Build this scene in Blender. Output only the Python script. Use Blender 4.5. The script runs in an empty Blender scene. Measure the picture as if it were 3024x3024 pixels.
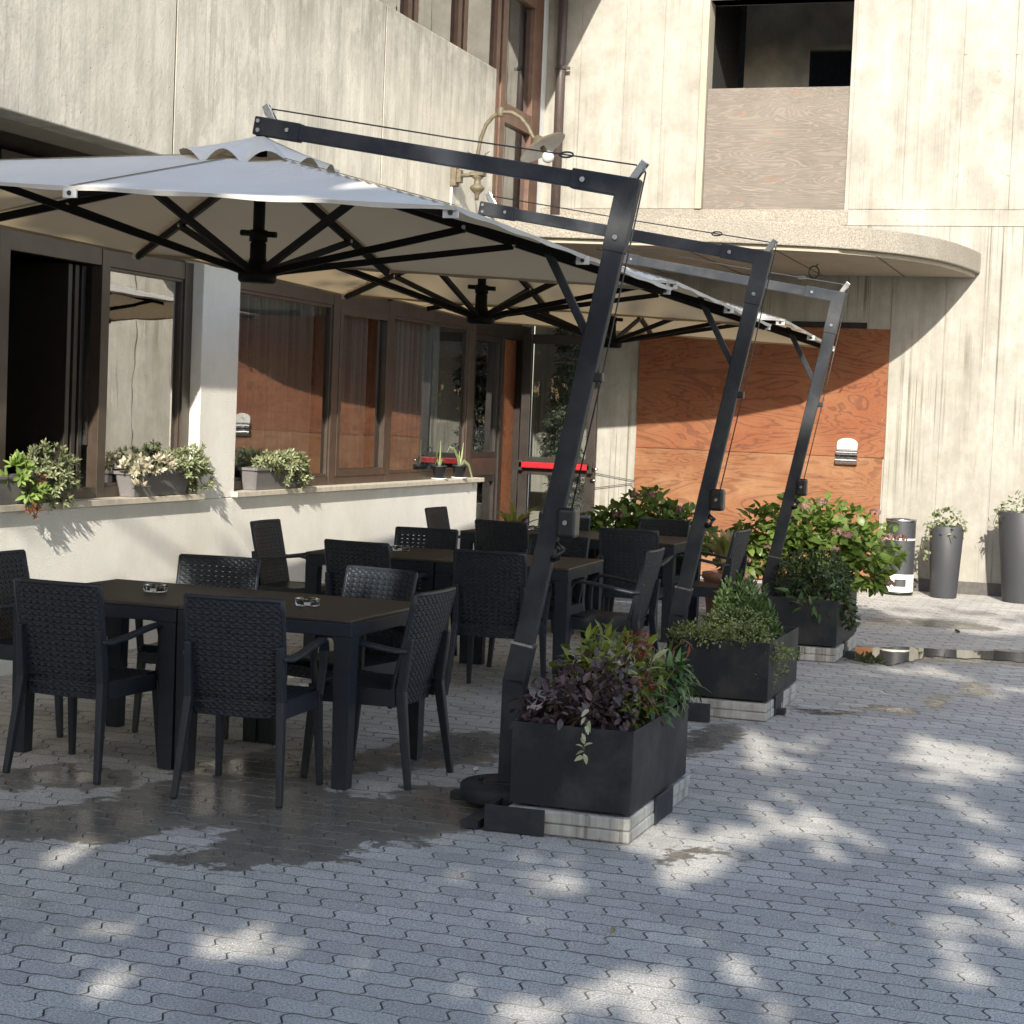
import bpy, bmesh, math, random
import numpy as np
from mathutils import Vector, Matrix, Euler

scene = bpy.context.scene
COL = scene.collection
R = math.radians
rng = random.Random(11)
nrg = np.random.default_rng(5)

# ------------------------------------------------------------------ camera
cam_d = bpy.data.cameras.new('camera')
cam = bpy.data.objects.new('camera', cam_d)
COL.objects.link(cam)
cam_d.sensor_width = 36.0
cam_d.lens = 36.0 * 5433.66 / 3024.0
cam_d.clip_start = 0.05
cam_d.clip_end = 2000
_yaw, _pit, _rol = R(18.43527), R(-3.00441), R(2.33828)
_F = Vector((-math.sin(_yaw) * math.cos(_pit), math.cos(_yaw) * math.cos(_pit), math.sin(_pit)))
_Rt = Vector((math.cos(_yaw), math.sin(_yaw), 0))
_U = _Rt.cross(_F)
_R2 = math.cos(_rol) * _Rt + math.sin(_rol) * _U
_U2 = -math.sin(_rol) * _Rt + math.cos(_rol) * _U
M = Matrix.Identity(4)
for i in range(3):
    M[i][0], M[i][1], M[i][2] = _R2[i], _U2[i], -_F[i]
M[2][3] = 1.65
cam.matrix_world = M
scene.camera = cam

# ------------------------------------------------------------------ sky, sun, exposure
SUN = Vector((-0.275, 1.0, -0.55)).normalized()      # travelling direction of the sunlight
elev = math.asin(-SUN.z)
azim = math.atan2(-SUN.x, -SUN.y)
world = bpy.data.worlds.new('World')
scene.world = world
world.use_nodes = True
wn = world.node_tree
wn.nodes.clear()
sky = wn.nodes.new('ShaderNodeTexSky')
sky.sky_type = 'NISHITA'
sky.sun_disc = False
sky.sun_elevation = elev
sky.sun_rotation = azim
sky.air_density = 1.0
sky.dust_density = 1.7
sky.ozone_density = 0.9
bg = wn.nodes.new('ShaderNodeBackground')
bg.inputs['Strength'].default_value = 0.15
wo = wn.nodes.new('ShaderNodeOutputWorld')
wn.links.new(sky.outputs[0], bg.inputs[0])
wn.links.new(bg.outputs[0], wo.inputs[0])
sun_d = bpy.data.lights.new('sun', 'SUN')
sun_d.energy = 3.95
sun_d.angle = R(0.53)
sun_d.color = (1.0, 0.94, 0.835)
sun = bpy.data.objects.new('sun', sun_d)
COL.objects.link(sun)
sun.rotation_mode = 'QUATERNION'
sun.rotation_quaternion = SUN.to_track_quat('-Z', 'Y')
sun.location = (4, -20, 14)
scene.view_settings.view_transform = 'Standard'
scene.view_settings.look = 'None'
scene.view_settings.exposure = 1.24
scene.view_settings.gamma = 1.0
scene.view_settings.use_curve_mapping = False
scene.cycles.max_bounces = 8
scene.cycles.transparent_max_bounces = 12
scene.cycles.use_denoising = True
scene.cycles.sample_clamp_indirect = 6.0

# ------------------------------------------------------------------ materials
class NT:
    """tiny node-graph helper"""
    def __init__(s, name):
        s.m = bpy.data.materials.new(name)
        s.m.use_nodes = True
        s.t = s.m.node_tree
        s.t.nodes.clear()
        s.out = s.t.nodes.new('ShaderNodeOutputMaterial')
    def n(s, typ, **kw):
        nd = s.t.nodes.new(typ)
        for k, v in kw.items():
            if k.startswith('i_'):
                s.set(nd.inputs[k[2:].replace('_', ' ')], v)
            else:
                setattr(nd, k, v)
        return nd
    def set(s, sock, v):
        if hasattr(v, 'is_output'):
            s.t.links.new(v, sock)
        elif isinstance(v, tuple) and len(v) == 3 and sock.type == 'RGBA':
            sock.default_value = (*v, 1)
        else:
            sock.default_value = v
    def math(s, op, a, b=0.0, c=0.0):
        nd = s.n('ShaderNodeMath', operation=op)
        for i, v in enumerate((a, b, c)):
            s.set(nd.inputs[i], v)
        return nd.outputs[0]
    def mix(s, f, a, b, blend='MIX'):
        nd = s.n('ShaderNodeMix', data_type='RGBA', blend_type=blend)
        s.set(nd.inputs[0], f)
        s.set(nd.inputs[6], a)
        s.set(nd.inputs[7], b)
        return nd.outputs[2]
    def ramp(s, f, lo, hi, a=0.0, b=1.0):
        nd = s.n('ShaderNodeMapRange')
        for i, v in enumerate((f, lo, hi, a, b)):
            s.set(nd.inputs[i], v)
        return nd.outputs[0]
    def pos(s):
        return s.n('ShaderNodeNewGeometry').outputs['Position']
    def objc(s):
        return s.n('ShaderNodeTexCoord').outputs['Object']
    def island(s):
        return s.n('ShaderNodeNewGeometry').outputs['Random Per Island']
    def orand(s):
        return s.n('ShaderNodeObjectInfo').outputs['Random']
    def mapv(s, v, scale=(1, 1, 1), loc=(0, 0, 0), rot=(0, 0, 0)):
        nd = s.n('ShaderNodeMapping')
        s.set(nd.inputs[0], v)
        nd.inputs['Location'].default_value = loc
        nd.inputs['Rotation'].default_value = rot
        nd.inputs['Scale'].default_value = scale
        return nd.outputs[0]
    def noise(s, v, scale, detail=4.0, rough=0.55, dist=0.0):
        nd = s.n('ShaderNodeTexNoise')
        s.set(nd.inputs['Vector'], v)
        nd.inputs['Scale'].default_value = scale
        nd.inputs['Detail'].default_value = detail
        nd.inputs['Roughness'].default_value = rough
        nd.inputs['Distortion'].default_value = dist
        return nd.outputs[0]
    def vor(s, v, scale, feature='F1', out=0):
        nd = s.n('ShaderNodeTexVoronoi', feature=feature)
        s.set(nd.inputs['Vector'], v)
        nd.inputs['Scale'].default_value = scale
        return nd.outputs[out]
    def bump(s, h, strength=0.3, dist=0.01):
        nd = s.n('ShaderNodeBump')
        s.set(nd.inputs['Height'], h)
        nd.inputs['Strength'].default_value = strength
        nd.inputs['Distance'].default_value = dist
        return nd.outputs[0]
    def bsdf(s, color, rough=0.5, metal=0.0, normal=None, **kw):
        nd = s.n('ShaderNodeBsdfPrincipled')
        s.set(nd.inputs['Base Color'], color)
        s.set(nd.inputs['Roughness'], rough)
        s.set(nd.inputs['Metallic'], metal)
        if normal is not None:
            s.set(nd.inputs['Normal'], normal)
        for k, v in kw.items():
            s.set(nd.inputs[k.replace('_', ' ')], v)
        return nd.outputs[0]
    def done(s, sh):
        s.t.links.new(sh, s.out.inputs[0])
        return s.m

MAT = {}

def simple(name, color, rough=0.5, metal=0.0, var=0.12, nscale=30.0, bump=0.0, bscale=200.0, **kw):
    g = NT(name)
    p = g.objc()
    n = g.noise(p, nscale, 5)
    c = g.mix(g.ramp(n, 0.3, 0.7), tuple(x * (1 - var) for x in color), tuple(min(1, x * (1 + var)) for x in color))
    nm = g.bump(g.noise(p, bscale, 3), bump, 0.004) if bump else None
    r = g.ramp(g.noise(p, nscale * 0.7, 4), 0.3, 0.7, max(0.02, rough * 0.85), min(1, rough * 1.15))
    MAT[name] = g.done(g.bsdf(c, r, metal, nm, **kw))
    return MAT[name]

def concrete(name, base, stain, streak=0.5, pit=0.35, drip=0.0, bstr=0.25, blot=0.6, patch=0.0, topdirt=None):
    g = NT(name)
    p = g.pos()
    big = g.noise(p, 0.7, 6, 0.62)
    mid = g.noise(g.mapv(p, (1, 1, .8)), 3.2, 8, 0.68)
    fine = g.noise(p, 38, 5, 0.65)
    v = g.noise(g.mapv(p, (7, 7, 0.35)), 1.6, 6, 0.65)
    v2 = g.noise(g.mapv(p, (26, 26, 0.5)), 1.2, 4, 0.6)
    m = g.math('ADD', g.math('MULTIPLY', g.ramp(mid, 0.40, 0.66), 0.6), g.math('MULTIPLY', g.ramp(big, 0.38, 0.66), 0.4))
    c = g.mix(g.math('MULTIPLY', m, blot), base, stain)
    if patch:
        pn = g.noise(g.mapv(p, (1, 1, .45)), 5.5, 9, 0.72)
        gate = g.ramp(g.noise(p, 0.8, 3), 0.35, 0.65)
        pk = g.math('MULTIPLY', g.math('MULTIPLY', g.ramp(pn, 0.49, 0.55), gate), patch)
        c = g.mix(pk, c, tuple(x * 0.62 for x in base))
    c = g.mix(g.math('MULTIPLY', g.ramp(v, 0.46, 0.72), streak), c, stain)
    c = g.mix(g.math('MULTIPLY', g.ramp(v2, 0.60, 0.74), streak * 0.6), c, tuple(x * 0.6 for x in stain))
    pits = g.vor(p, 24)
    pm = g.math('MULTIPLY', g.ramp(pits, 0.05, 0.13, 1, 0), pit)
    pm = g.math('MULTIPLY', pm, g.ramp(g.noise(p, 3.0, 3), 0.5, 0.6))
    c = g.mix(pm, c, tuple(x * 0.35 for x in stain))
    if drip:
        gate2 = g.ramp(g.noise(g.mapv(p, (2.2, 3, 0.8)), 1.0, 3), 0.45, 0.62)
        d = g.noise(g.mapv(p, (46, 46, 0.22)), 1.0, 3, 0.5)
        dm = g.math('MULTIPLY', g.math('MULTIPLY', g.ramp(d, 0.53, 0.62), gate2), drip)
        c = g.mix(dm, c, (0.10, 0.09, 0.06))
    if topdirt:
        sx = g.n('ShaderNodeSeparateXYZ'); g.set(sx.inputs[0], p)
        dz = g.math('ADD', sx.outputs[2], g.math('MULTIPLY', g.noise(g.mapv(p, (9, 9, .3)), 1.3, 5, .7), 1.3))
        k = g.math('MULTIPLY', g.ramp(dz, topdirt[0], topdirt[1]), g.ramp(g.noise(p, 5, 6, .7), .35, .62, .25, 1))
        c = g.mix(g.math('MULTIPLY', k, .8), c, tuple(x * .55 for x in stain))
    c = g.mix(g.math('MULTIPLY', g.ramp(fine, 0.35, 0.7), 0.3), c, tuple(x * 0.68 for x in base))
    h = g.math('ADD', g.math('MULTIPLY', fine, 0.5), g.math('SUBTRACT', mid, g.math('MULTIPLY', pm, 1.5)))
    MAT[name] = g.done(g.bsdf(c, 0.88, 0, g.bump(h, bstr, 0.012)))

concrete('wall concrete', (0.345, 0.330, 0.290), (0.170, 0.156, 0.125), 0.42, 0.8, 0.85, 0.3, 0.85, 0.45)
concrete('wall concrete smooth', (0.35, 0.336, 0.297), (0.185, 0.171, 0.138), 0.32, 1.0, 0.3, 0.3, 1.0, 0.45)
concrete('parapet concrete', (0.60, 0.552, 0.45), (0.235, 0.22, 0.175), 0.5, 0.8, 0.3, 0.5, 0.6, 0.95, (4.75, 5.5))
concrete('soffit concrete', (0.36, 0.32, 0.25), (0.22, 0.19, 0.14), 0.1, 0.3, 0.0, 0.12)
concrete('slab concrete', (0.145, 0.14, 0.125), (0.07, 0.07, 0.06), 0.35, 0.7, 0.0, 0.3)
concrete('white slab', (0.46, 0.455, 0.43), (0.10, 0.10, 0.075), 0.9, 1.0, 0.8, 0.5, 0.5, 0.5)

def m_rough_slab():
    g = NT('hammered concrete')
    p = g.pos()
    a = g.vor(p, 55)
    b = g.noise(p, 70, 4, 0.7)
    big = g.noise(p, 2.2, 5, 0.6)
    c = g.mix(g.ramp(b, 0.35, 0.68), (0.17, 0.15, 0.12), (0.34, 0.31, 0.26))
    c = g.mix(g.math('MULTIPLY', g.ramp(a, 0.1, 0.5, 1, 0), 0.4), c, (0.16, 0.14, 0.11))
    c = g.mix(g.math('MULTIPLY', g.ramp(big, 0.45, 0.7), 0.5), c, (0.18, 0.165, 0.14))
    MAT['hammered concrete'] = g.done(g.bsdf(c, 0.92, 0, g.bump(g.math('ADD', a, b), 0.45, 0.012)))
m_rough_slab()

def m_plaster():
    g = NT('plaster')
    p = g.pos()
    a = g.noise(p, 95, 3, 0.55)
    b = g.noise(p, 1.4, 5, 0.6)
    sx = g.n('ShaderNodeSeparateXYZ'); g.set(sx.inputs[0], p)
    c = g.mix(g.ramp(b, 0.35, 0.7), (0.78, 0.755, 0.69), (0.69, 0.66, 0.59))
    grime = g.math('MULTIPLY', g.ramp(g.noise(g.mapv(p, (2.5, 2.5, 1.6)), 1.5, 6, .65), 0.45, 0.75), 0.25)
    c = g.mix(grime, c, (0.44, 0.41, 0.35))
    MAT['plaster'] = g.done(g.bsdf(c, 0.9, 0, g.bump(a, 0.8, 0.008)))
m_plaster()

def m_ply(name, dark, light, pale, gray=False):
    g = NT(name)
    p = g.pos()
    w = g.noise(g.mapv(p, (0.5, 1, 2.1) if not gray else (0.42, 1, 3.2)), 1.15, 4, 0.5, 0.9)
    r1 = g.ramp(g.math('SINE', g.math('MULTIPLY', w, 105.0 if not gray else 150.0)), 0.25, 1.0)
    r2 = g.ramp(g.math('SINE', g.math('MULTIPLY', w, 390.0)), 0.0, 1.0)
    rings = g.math('ADD', g.math('MULTIPLY', r1, 0.72), g.math('MULTIPLY', r2, 0.28))
    fib = g.noise(g.mapv(p, (5, 5, 150)), 1.0, 4, 0.6)
    blot = g.noise(g.mapv(p, (1, 1, 1.6)), 1.7, 6, 0.62)
    fade = g.noise(p, 6.5, 5, 0.65)
    c = g.mix(g.math('MULTIPLY', rings, 0.9 if not gray else .75), light, dark)
    c = g.mix(g.math('MULTIPLY', g.ramp(fib, 0.35, 0.7), 0.4), c, tuple(x * 0.6 for x in light))
    pm = g.math('MULTIPLY', g.ramp(blot, 0.42, 0.62), 0.7)
    c = g.mix(pm, c, g.mix(g.math('MULTIPLY', rings, 0.6), pale, dark))
    c = g.mix(g.math('MULTIPLY', g.ramp(fade, 0.5, 0.72), 0.3), c, tuple(0.5 * (a + b) for a, b in zip(pale, light)))
    if gray:
        k = g.ramp(g.noise(g.mapv(p, (1.6, 2, 6)), 1.7, 5), 0.62, 0.72)
        c = g.mix(g.math('MULTIPLY', k, 0.7), c, (0.22, 0.095, 0.05))
    else:
        specks = g.ramp(g.vor(p, 4.2), 0.014, 0.022, 1, 0)
        c = g.mix(g.math('MULTIPLY', specks, 0.7), c, (0.6, 0.5, 0.36))
    MAT[name] = g.done(g.bsdf(c, 0.78, 0, g.bump(g.math('ADD', rings, fib), 0.25, 0.004)))
m_ply('orange plywood', (0.075, 0.021, 0.007), (0.190, 0.058, 0.018), (0.215, 0.088, 0.034))
m_ply('bleached plywood', (0.085, 0.027, 0.009), (0.195, 0.074, 0.026), (0.245, 0.132, 0.062))
m_ply('grey plywood', (0.22, 0.19, 0.155), (0.125, 0.108, 0.09), (0.15, 0.13, 0.108), True)

# ground: wet patches as soft ellipses in world metres (x, y, rx, ry)
WET = [(-3.75, 6.25, .34, .42), (-3.45, 6.85, .5, .52), (-2.95, 6.75, .5, .48), (-2.6, 7.2, .36, .42), (-2.92, 6.25, .30, .26), (-3.08, 5.93, .22, .13), (-2.45, 7.35, .3, .5),
       (-3.7, 7.5, .4, .35), (-3.1, 8.45, .32, .55), (-3.5, 7.85, .35, .3), (-2.0, 9.4, .16, .55), (-1.5, 6.86, .16, .09), (-1.6, 10.72, .25, .09), (-1.27, 11.0, .2, .11),
       (-1.02, 11.5, .09, .28), (-.86, 12.25, .08, .38), (-1.5, 16.2, .55, .35), (-1.75, 13.6, .4, .6), (-1.1, 13.9, .5, .45), (-.5, 14.2, .6, .5), (-4.3, 6.9, .3, .3), (-4.0, 6.05, .25, .3), (-2.2, 11.5, .3, .4)]
def wet_mask(g, p):
    warp = g.n('ShaderNodeTexNoise'); g.set(warp.inputs['Vector'], p)
    warp.inputs['Scale'].default_value = 4.6; warp.inputs['Detail'].default_value = 8.0; warp.inputs['Roughness'].default_value = 0.72
    off = g.n('ShaderNodeVectorMath', operation='SUBTRACT'); g.set(off.inputs[0], warp.outputs['Color']); off.inputs[1].default_value = (.5, .5, .5)
    sc = g.n('ShaderNodeVectorMath', operation='MULTIPLY_ADD'); g.set(sc.inputs[0], off.outputs[0]); sc.inputs[1].default_value = (.62, .95, 0); g.set(sc.inputs[2], p)
    tot = None
    for (x, y, a, b) in WET:
        mp = g.mapv(sc.outputs[0], (1 / a, 1 / b, 0), (-x / a, -y / b, 0))
        ln = g.n('ShaderNodeVectorMath', operation='LENGTH'); g.set(ln.inputs[0], mp)
        tot = ln.outputs['Value'] if tot is None else g.math('MINIMUM', tot, ln.outputs['Value'])
    return tot
def m_paver():
    g = NT('paver concrete')
    p = g.pos()
    rnd = g.math('FRACT', g.math('ADD', g.orand(), g.island()))
    sp = g.noise(p, 125, 3, 0.75)
    sp2 = g.vor(p, 135)
    big = g.noise(p, 0.8, 5, 0.6)
    c = g.mix(rnd, (0.41, 0.392, 0.36), (0.575, 0.55, 0.505))
    c = g.mix(g.math('MULTIPLY', g.ramp(sp, 0.46, 0.57), 0.8), c, (0.185, 0.177, 0.163))
    c = g.mix(g.ramp(sp2, 0.14, 0.30, 1.0, 0), c, (0.86, 0.835, 0.775))
    c = g.mix(g.math('MULTIPLY', g.ramp(big, 0.4, 0.7), 0.35), c, (0.29, 0.282, 0.265))
    gum = g.ramp(g.vor(p, 3.1), 0.022, 0.034, 0.75, 0)
    c = g.mix(gum, c, (0.07, 0.068, 0.062))
    grime = g.ramp(g.noise(p, 1.9, 7, 0.7), 0.52, 0.72, 0, 0.42)
    c = g.mix(grime, c, (0.17, 0.16, 0.14))
    w = wet_mask(g, p)
    dry = g.ramp(w, 0.965, 1.015, 1, 0)
    pool = g.ramp(w, 0.35, 0.75, 1, 0)
    wc = g.mix(0.70, c, (0.055, 0.041, 0.024))
    c2 = g.mix(dry, c, wc)
    r = g.ramp(dry, 0, 1, 0.86, 0.40)
    r = g.math('SUBTRACT', r, g.math('MULTIPLY', g.math('MULTIPLY', pool, dry), 0.35))
    bs = g.ramp(dry, 0, 1, 0.55, 0.12)
    bn = g.n('ShaderNodeBump'); g.set(bn.inputs['Height'], g.math('ADD', sp, sp2)); g.set(bn.inputs['Strength'], bs); bn.inputs['Distance'].default_value = 0.006
    MAT['paver concrete'] = g.done(g.bsdf(c2, r, 0, bn.outputs[0]))
m_paver()
simple('joint dirt', (0.155, 0.148, 0.132), 0.95, 0, 0.5, 25)
simple('joint sand', (0.095, 0.09, 0.078), 0.95, 0, 0.3, 60, 0.5)
simple('far paving', (0.25, 0.245, 0.23), 0.9, 0, 0.15, 12, 0.4)

def m_water():
    g = NT('puddle water')
    p = g.pos()
    nm = g.bump(g.noise(g.mapv(p, (1, 0.4, 1)), 9, 2), 0.012, 0.01)
    MAT['puddle water'] = g.done(g.bsdf((0.05, 0.043, 0.032), 0.015, 0, nm, IOR=1.4))
m_water()

def m_metal(name, col, rough, fleck=0.0):
    g = NT(name)
    p = g.objc()
    n = g.noise(p, 350, 2)
    c = g.mix(g.ramp(n, 0.4, 0.65), col, tuple(x * 1.3 for x in col))
    if fleck:
        sp = g.ramp(g.vor(p, 12), 0.012, 0.02, fleck, 0)
        c = g.mix(sp, c, (0.4, 0.4, 0.38))
        dust = g.math('MULTIPLY', g.ramp(g.noise(p, 3.5, 5, 0.65), 0.45, 0.75), 0.2)
        c = g.mix(dust, c, (0.2, 0.19, 0.17))
    MAT[name] = g.done(g.bsdf(c, rough, 0.0, g.bump(n, 0.06, 0.002), Specular_IOR_Level=0.07))
m_metal('powder coated metal', (0.026, 0.029, 0.034), 0.45, 0.7)
m_metal('dark rib metal', (0.007, 0.0065, 0.006), 0.5)
m_metal('planter metal', (0.021, 0.023, 0.026), 0.5, 0.35)
simple('resin', (0.020, 0.025, 0.033), 0.38, 0, 0.15, 60, 0.15, 500, Specular_IOR_Level=0.3)
simple('table resin', (0.022, 0.027, 0.036), 0.45, 0, 0.12, 25, 0.05, 400, Specular_IOR_Level=0.2)
def m_tabletop():
    g = NT('table top resin')
    p = g.objc()
    n = g.noise(g.mapv(p, (2.5, 60, 1)), 1.0, 4)
    c = g.mix(g.ramp(n, 0.3, 0.7), (0.024, 0.020, 0.017), (0.036, 0.030, 0.025))
    c = g.mix(g.math('MULTIPLY', g.ramp(g.noise(p, 5, 6, .7), .45, .75), .13), c, (.2, .18, .15))
    MAT['table top resin'] = g.done(g.bsdf(c, 0.48, 0, g.bump(n, 0.08, 0.003)))
m_tabletop()
simple('chrome', (0.42, 0.42, 0.42), 0.28, 1.0, 0.05)
simple('cable', (0.02, 0.02, 0.02), 0.5)
simple('black plastic', (0.012, 0.012, 0.013), 0.4)
simple('white tape', (0.5, 0.5, 0.49), 0.6)
simple('brown frame', (0.050, 0.036, 0.026), 0.38, 0.0, 0.2, 8)
simple('dark frame', (0.022, 0.017, 0.014), 0.4, 0.0, 0.2, 8)
simple('wood frame', (0.105, 0.054, 0.034), 0.45, 0.0, 0.25, 9, 0.15, 120)
simple('dark wood', (0.045, 0.030, 0.020), 0.55, 0.0, 0.25, 7)
simple('stone sill', (0.50, 0.45, 0.36), 0.6, 0.0, 0.15, 14, 0.1)
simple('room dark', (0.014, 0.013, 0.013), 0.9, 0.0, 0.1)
simple('room grey', (0.42, 0.40, 0.36), 0.95, 0.0, 0.35, 3)
simple('curtain', (0.47, 0.48, 0.47), 0.95, 0.0, 0.08)
simple('warm wood', (0.42, 0.24, 0.09), 0.5, 0.0, 0.2)
simple('red enamel', (0.30, 0.010, 0.014), 0.35, 0.0, 0.05)
simple('pipe brown', (0.060, 0.043, 0.038), 0.45, 0.0, 0.15)
simple('white paint', (0.62, 0.62, 0.60), 0.6, 0.0, 0.08, 3)
simple('skirting grey', (0.075, 0.07, 0.066), 0.85, 0.0, 0.2)
simple('trough plastic', (0.145, 0.135, 0.135), 0.55, 0.0, 0.06)
simple('pot grey', (0.034, 0.036, 0.040), 0.55, 0.0, 0.08, 4)
simple('pot black', (0.018, 0.019, 0.021), 0.45)
simple('terracotta', (0.26, 0.13, 0.085), 0.8)
simple('pot stone', (0.30, 0.29, 0.27), 0.85)
simple('bin grey', (0.032, 0.034, 0.038), 0.5, 0.0, 0.1, 6)
simple('bin white', (0.66, 0.64, 0.57), 0.55)
simple('lamp bronze', (0.105, 0.085, 0.052), 0.6, 0.0, 0.3, 30, 0.2)
simple('lamp inner', (0.40, 0.37, 0.33), 0.5)
simple('bulb', (0.42, 0.42, 0.41), 0.15)
simple('soil', (0.035, 0.026, 0.018), 1.0, 0.0, 0.3)
simple('slat wood', (0.20, 0.085, 0.045), 0.7, 0.0, 0.25, 9)
simple('bark', (0.085, 0.066, 0.05), 0.95, 0.0, 0.3, 9, 0.8, 30)
simple('stem green', (0.10, 0.12, 0.045), 0.7)
simple('stem brown', (0.09, 0.055, 0.032), 0.8)

def m_fabric():
    g = NT('parasol canvas')
    p = g.objc()
    w = g.noise(p, 600, 2)
    b = g.noise(p, 3.0, 4)
    c = g.mix(g.ramp(b, 0.35, 0.7), (0.80, 0.785, 0.74), (0.74, 0.725, 0.68))
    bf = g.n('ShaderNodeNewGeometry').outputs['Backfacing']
    c = g.mix(bf, c, (0.20, 0.183, 0.15))  # underside given a darker colour that stands for its shade
    d = g.n('ShaderNodeBsdfDiffuse'); g.set(d.inputs[0], c); g.set(d.inputs['Normal'], g.bump(g.math('ADD', g.math('MULTIPLY', w, .05), g.noise(g.mapv(p, (1, 1, 1)), 5.0, 4, 0.6)), 0.35, 0.02))
    t = g.n('ShaderNodeBsdfTranslucent'); g.set(t.inputs[0], (0.58, 0.44, 0.26))
    mx = g.n('ShaderNodeMixShader'); mx.inputs[0].default_value = 0.30
    g.t.links.new(d.outputs[0], mx.inputs[1]); g.t.links.new(t.outputs[0], mx.inputs[2])
    MAT['parasol canvas'] = g.done(mx.outputs[0])
m_fabric()

def m_glass(name, tint, ior, gloss=1.0):
    g = NT(name)
    wob = g.bump(g.noise(g.pos(), 1.8, 2), 0.05, 0.02)
    fr = g.n('ShaderNodeFresnel'); fr.inputs['IOR'].default_value = ior
    tr = g.n('ShaderNodeBsdfTransparent'); tr.inputs[0].default_value = (*tint, 1)
    gl = g.n('ShaderNodeBsdfGlossy'); gl.inputs['Roughness'].default_value = 0.0
    gl.inputs['Color'].default_value = (gloss, gloss, gloss, 1); g.set(gl.inputs['Normal'], wob)
    mx = g.n('ShaderNodeMixShader')
    g.t.links.new(fr.outputs[0], mx.inputs[0]); g.t.links.new(tr.outputs[0], mx.inputs[1]); g.t.links.new(gl.outputs[0], mx.inputs[2])
    MAT[name] = g.done(mx.outputs[0])
m_glass('window glass', (0.84, 0.85, 0.84), 2.7)
m_glass('mirror glass', (0.45, 0.46, 0.46), 4.5)
m_glass('door glass', (0.72, 0.74, 0.73), 1.5)
def m_ashglass():
    g = NT('ashtray glass')
    MAT['ashtray glass'] = g.done(g.bsdf((0.93, 0.98, 0.97), 0.0, 0, None, Transmission_Weight=1.0, IOR=1.45))
m_ashglass()

def leafmat(name, a, b, back=0.35, rough=0.42, vein=None):
    g = NT(name)
    rnd = g.math('FRACT', g.math('ADD', g.orand(), g.island()))
    p = g.objc()
    c = g.mix(rnd, a, b)
    n = g.noise(p, 40, 3)
    c = g.mix(g.math('MULTIPLY', g.ramp(n, 0.4, 0.7), 0.3), c, tuple(x * 0.6 for x in a))
    ps = g.bsdf(c, rough, 0, None)
    t = g.n('ShaderNodeBsdfTranslucent')
    g.set(t.inputs[0], g.mix(1.0, c, (1.2, 1.25, 0.75), 'MULTIPLY'))
    mx = g.n('ShaderNodeMixShader'); mx.inputs[0].default_value = back
    g.t.links.new(ps, mx.inputs[1]); g.t.links.new(t.outputs[0], mx.inputs[2])
    MAT[name] = g.done(mx.outputs[0])
leafmat('hydrangea leaf', (0.080, 0.135, 0.026), (0.18, 0.25, 0.055), 0.4)
leafmat('hydrangea flower', (0.15, 0.075, 0.06), (0.27, 0.16, 0.125), 0.25, 0.7)
leafmat('dark shrub leaf', (0.022, 0.045, 0.016), (0.06, 0.09, 0.028), 0.25)
leafmat('box leaf', (0.040, 0.082, 0.026), (0.12, 0.18, 0.055), 0.3)
leafmat('variegated leaf', (0.12, 0.17, 0.05), (0.30, 0.33, 0.14), 0.3)
leafmat('purple leaf', (0.030, 0.017, 0.021), (0.115, 0.068, 0.070), 0.25)
leafmat('nandina leaf', (0.10, 0.14, 0.02), (0.27, 0.30, 0.05), 0.35)
leafmat('red leaf', (0.15, 0.03, 0.02), (0.26, 0.085, 0.045), 0.3)
leafmat('pale leaf', (0.36, 0.40, 0.22), (0.50, 0.50, 0.32), 0.35)
leafmat('glossy green leaf', (0.035, 0.075, 0.018), (0.085, 0.16, 0.038), 0.25, 0.45)
leafmat('succulent leaf', (0.17, 0.21, 0.10), (0.36, 0.38, 0.22), 0.2, 0.55)
leafmat('pale succulent leaf', (0.40, 0.36, 0.27), (0.60, 0.56, 0.44), 0.2, 0.55)
leafmat('bright succulent leaf', (0.13, 0.22, 0.05), (0.28, 0.36, 0.10), 0.2, 0.5)
leafmat('red succulent leaf', (0.13, 0.035, 0.015), (0.24, 0.09, 0.04), 0.2, 0.5)
leafmat('aloe leaf', (0.20, 0.26, 0.11), (0.36, 0.40, 0.20), 0.2, 0.5)
leafmat('dry lily leaf', (0.24, 0.19, 0.07), (0.42, 0.34, 0.17), 0.35, 0.6)
leafmat('lily leaf', (0.16, 0.19, 0.04), (0.34, 0.34, 0.10), 0.35, 0.5)
leafmat('conifer spray', (0.040, 0.060, 0.038), (0.12, 0.15, 0.10), 0.1, 0.8)
leafmat('ivy leaf', (0.075, 0.10, 0.04), (0.22, 0.25, 0.13), 0.3, 0.5)
leafmat('tree leaf', (0.04, 0.07, 0.018), (0.08, 0.12, 0.03), 0.15)

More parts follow.
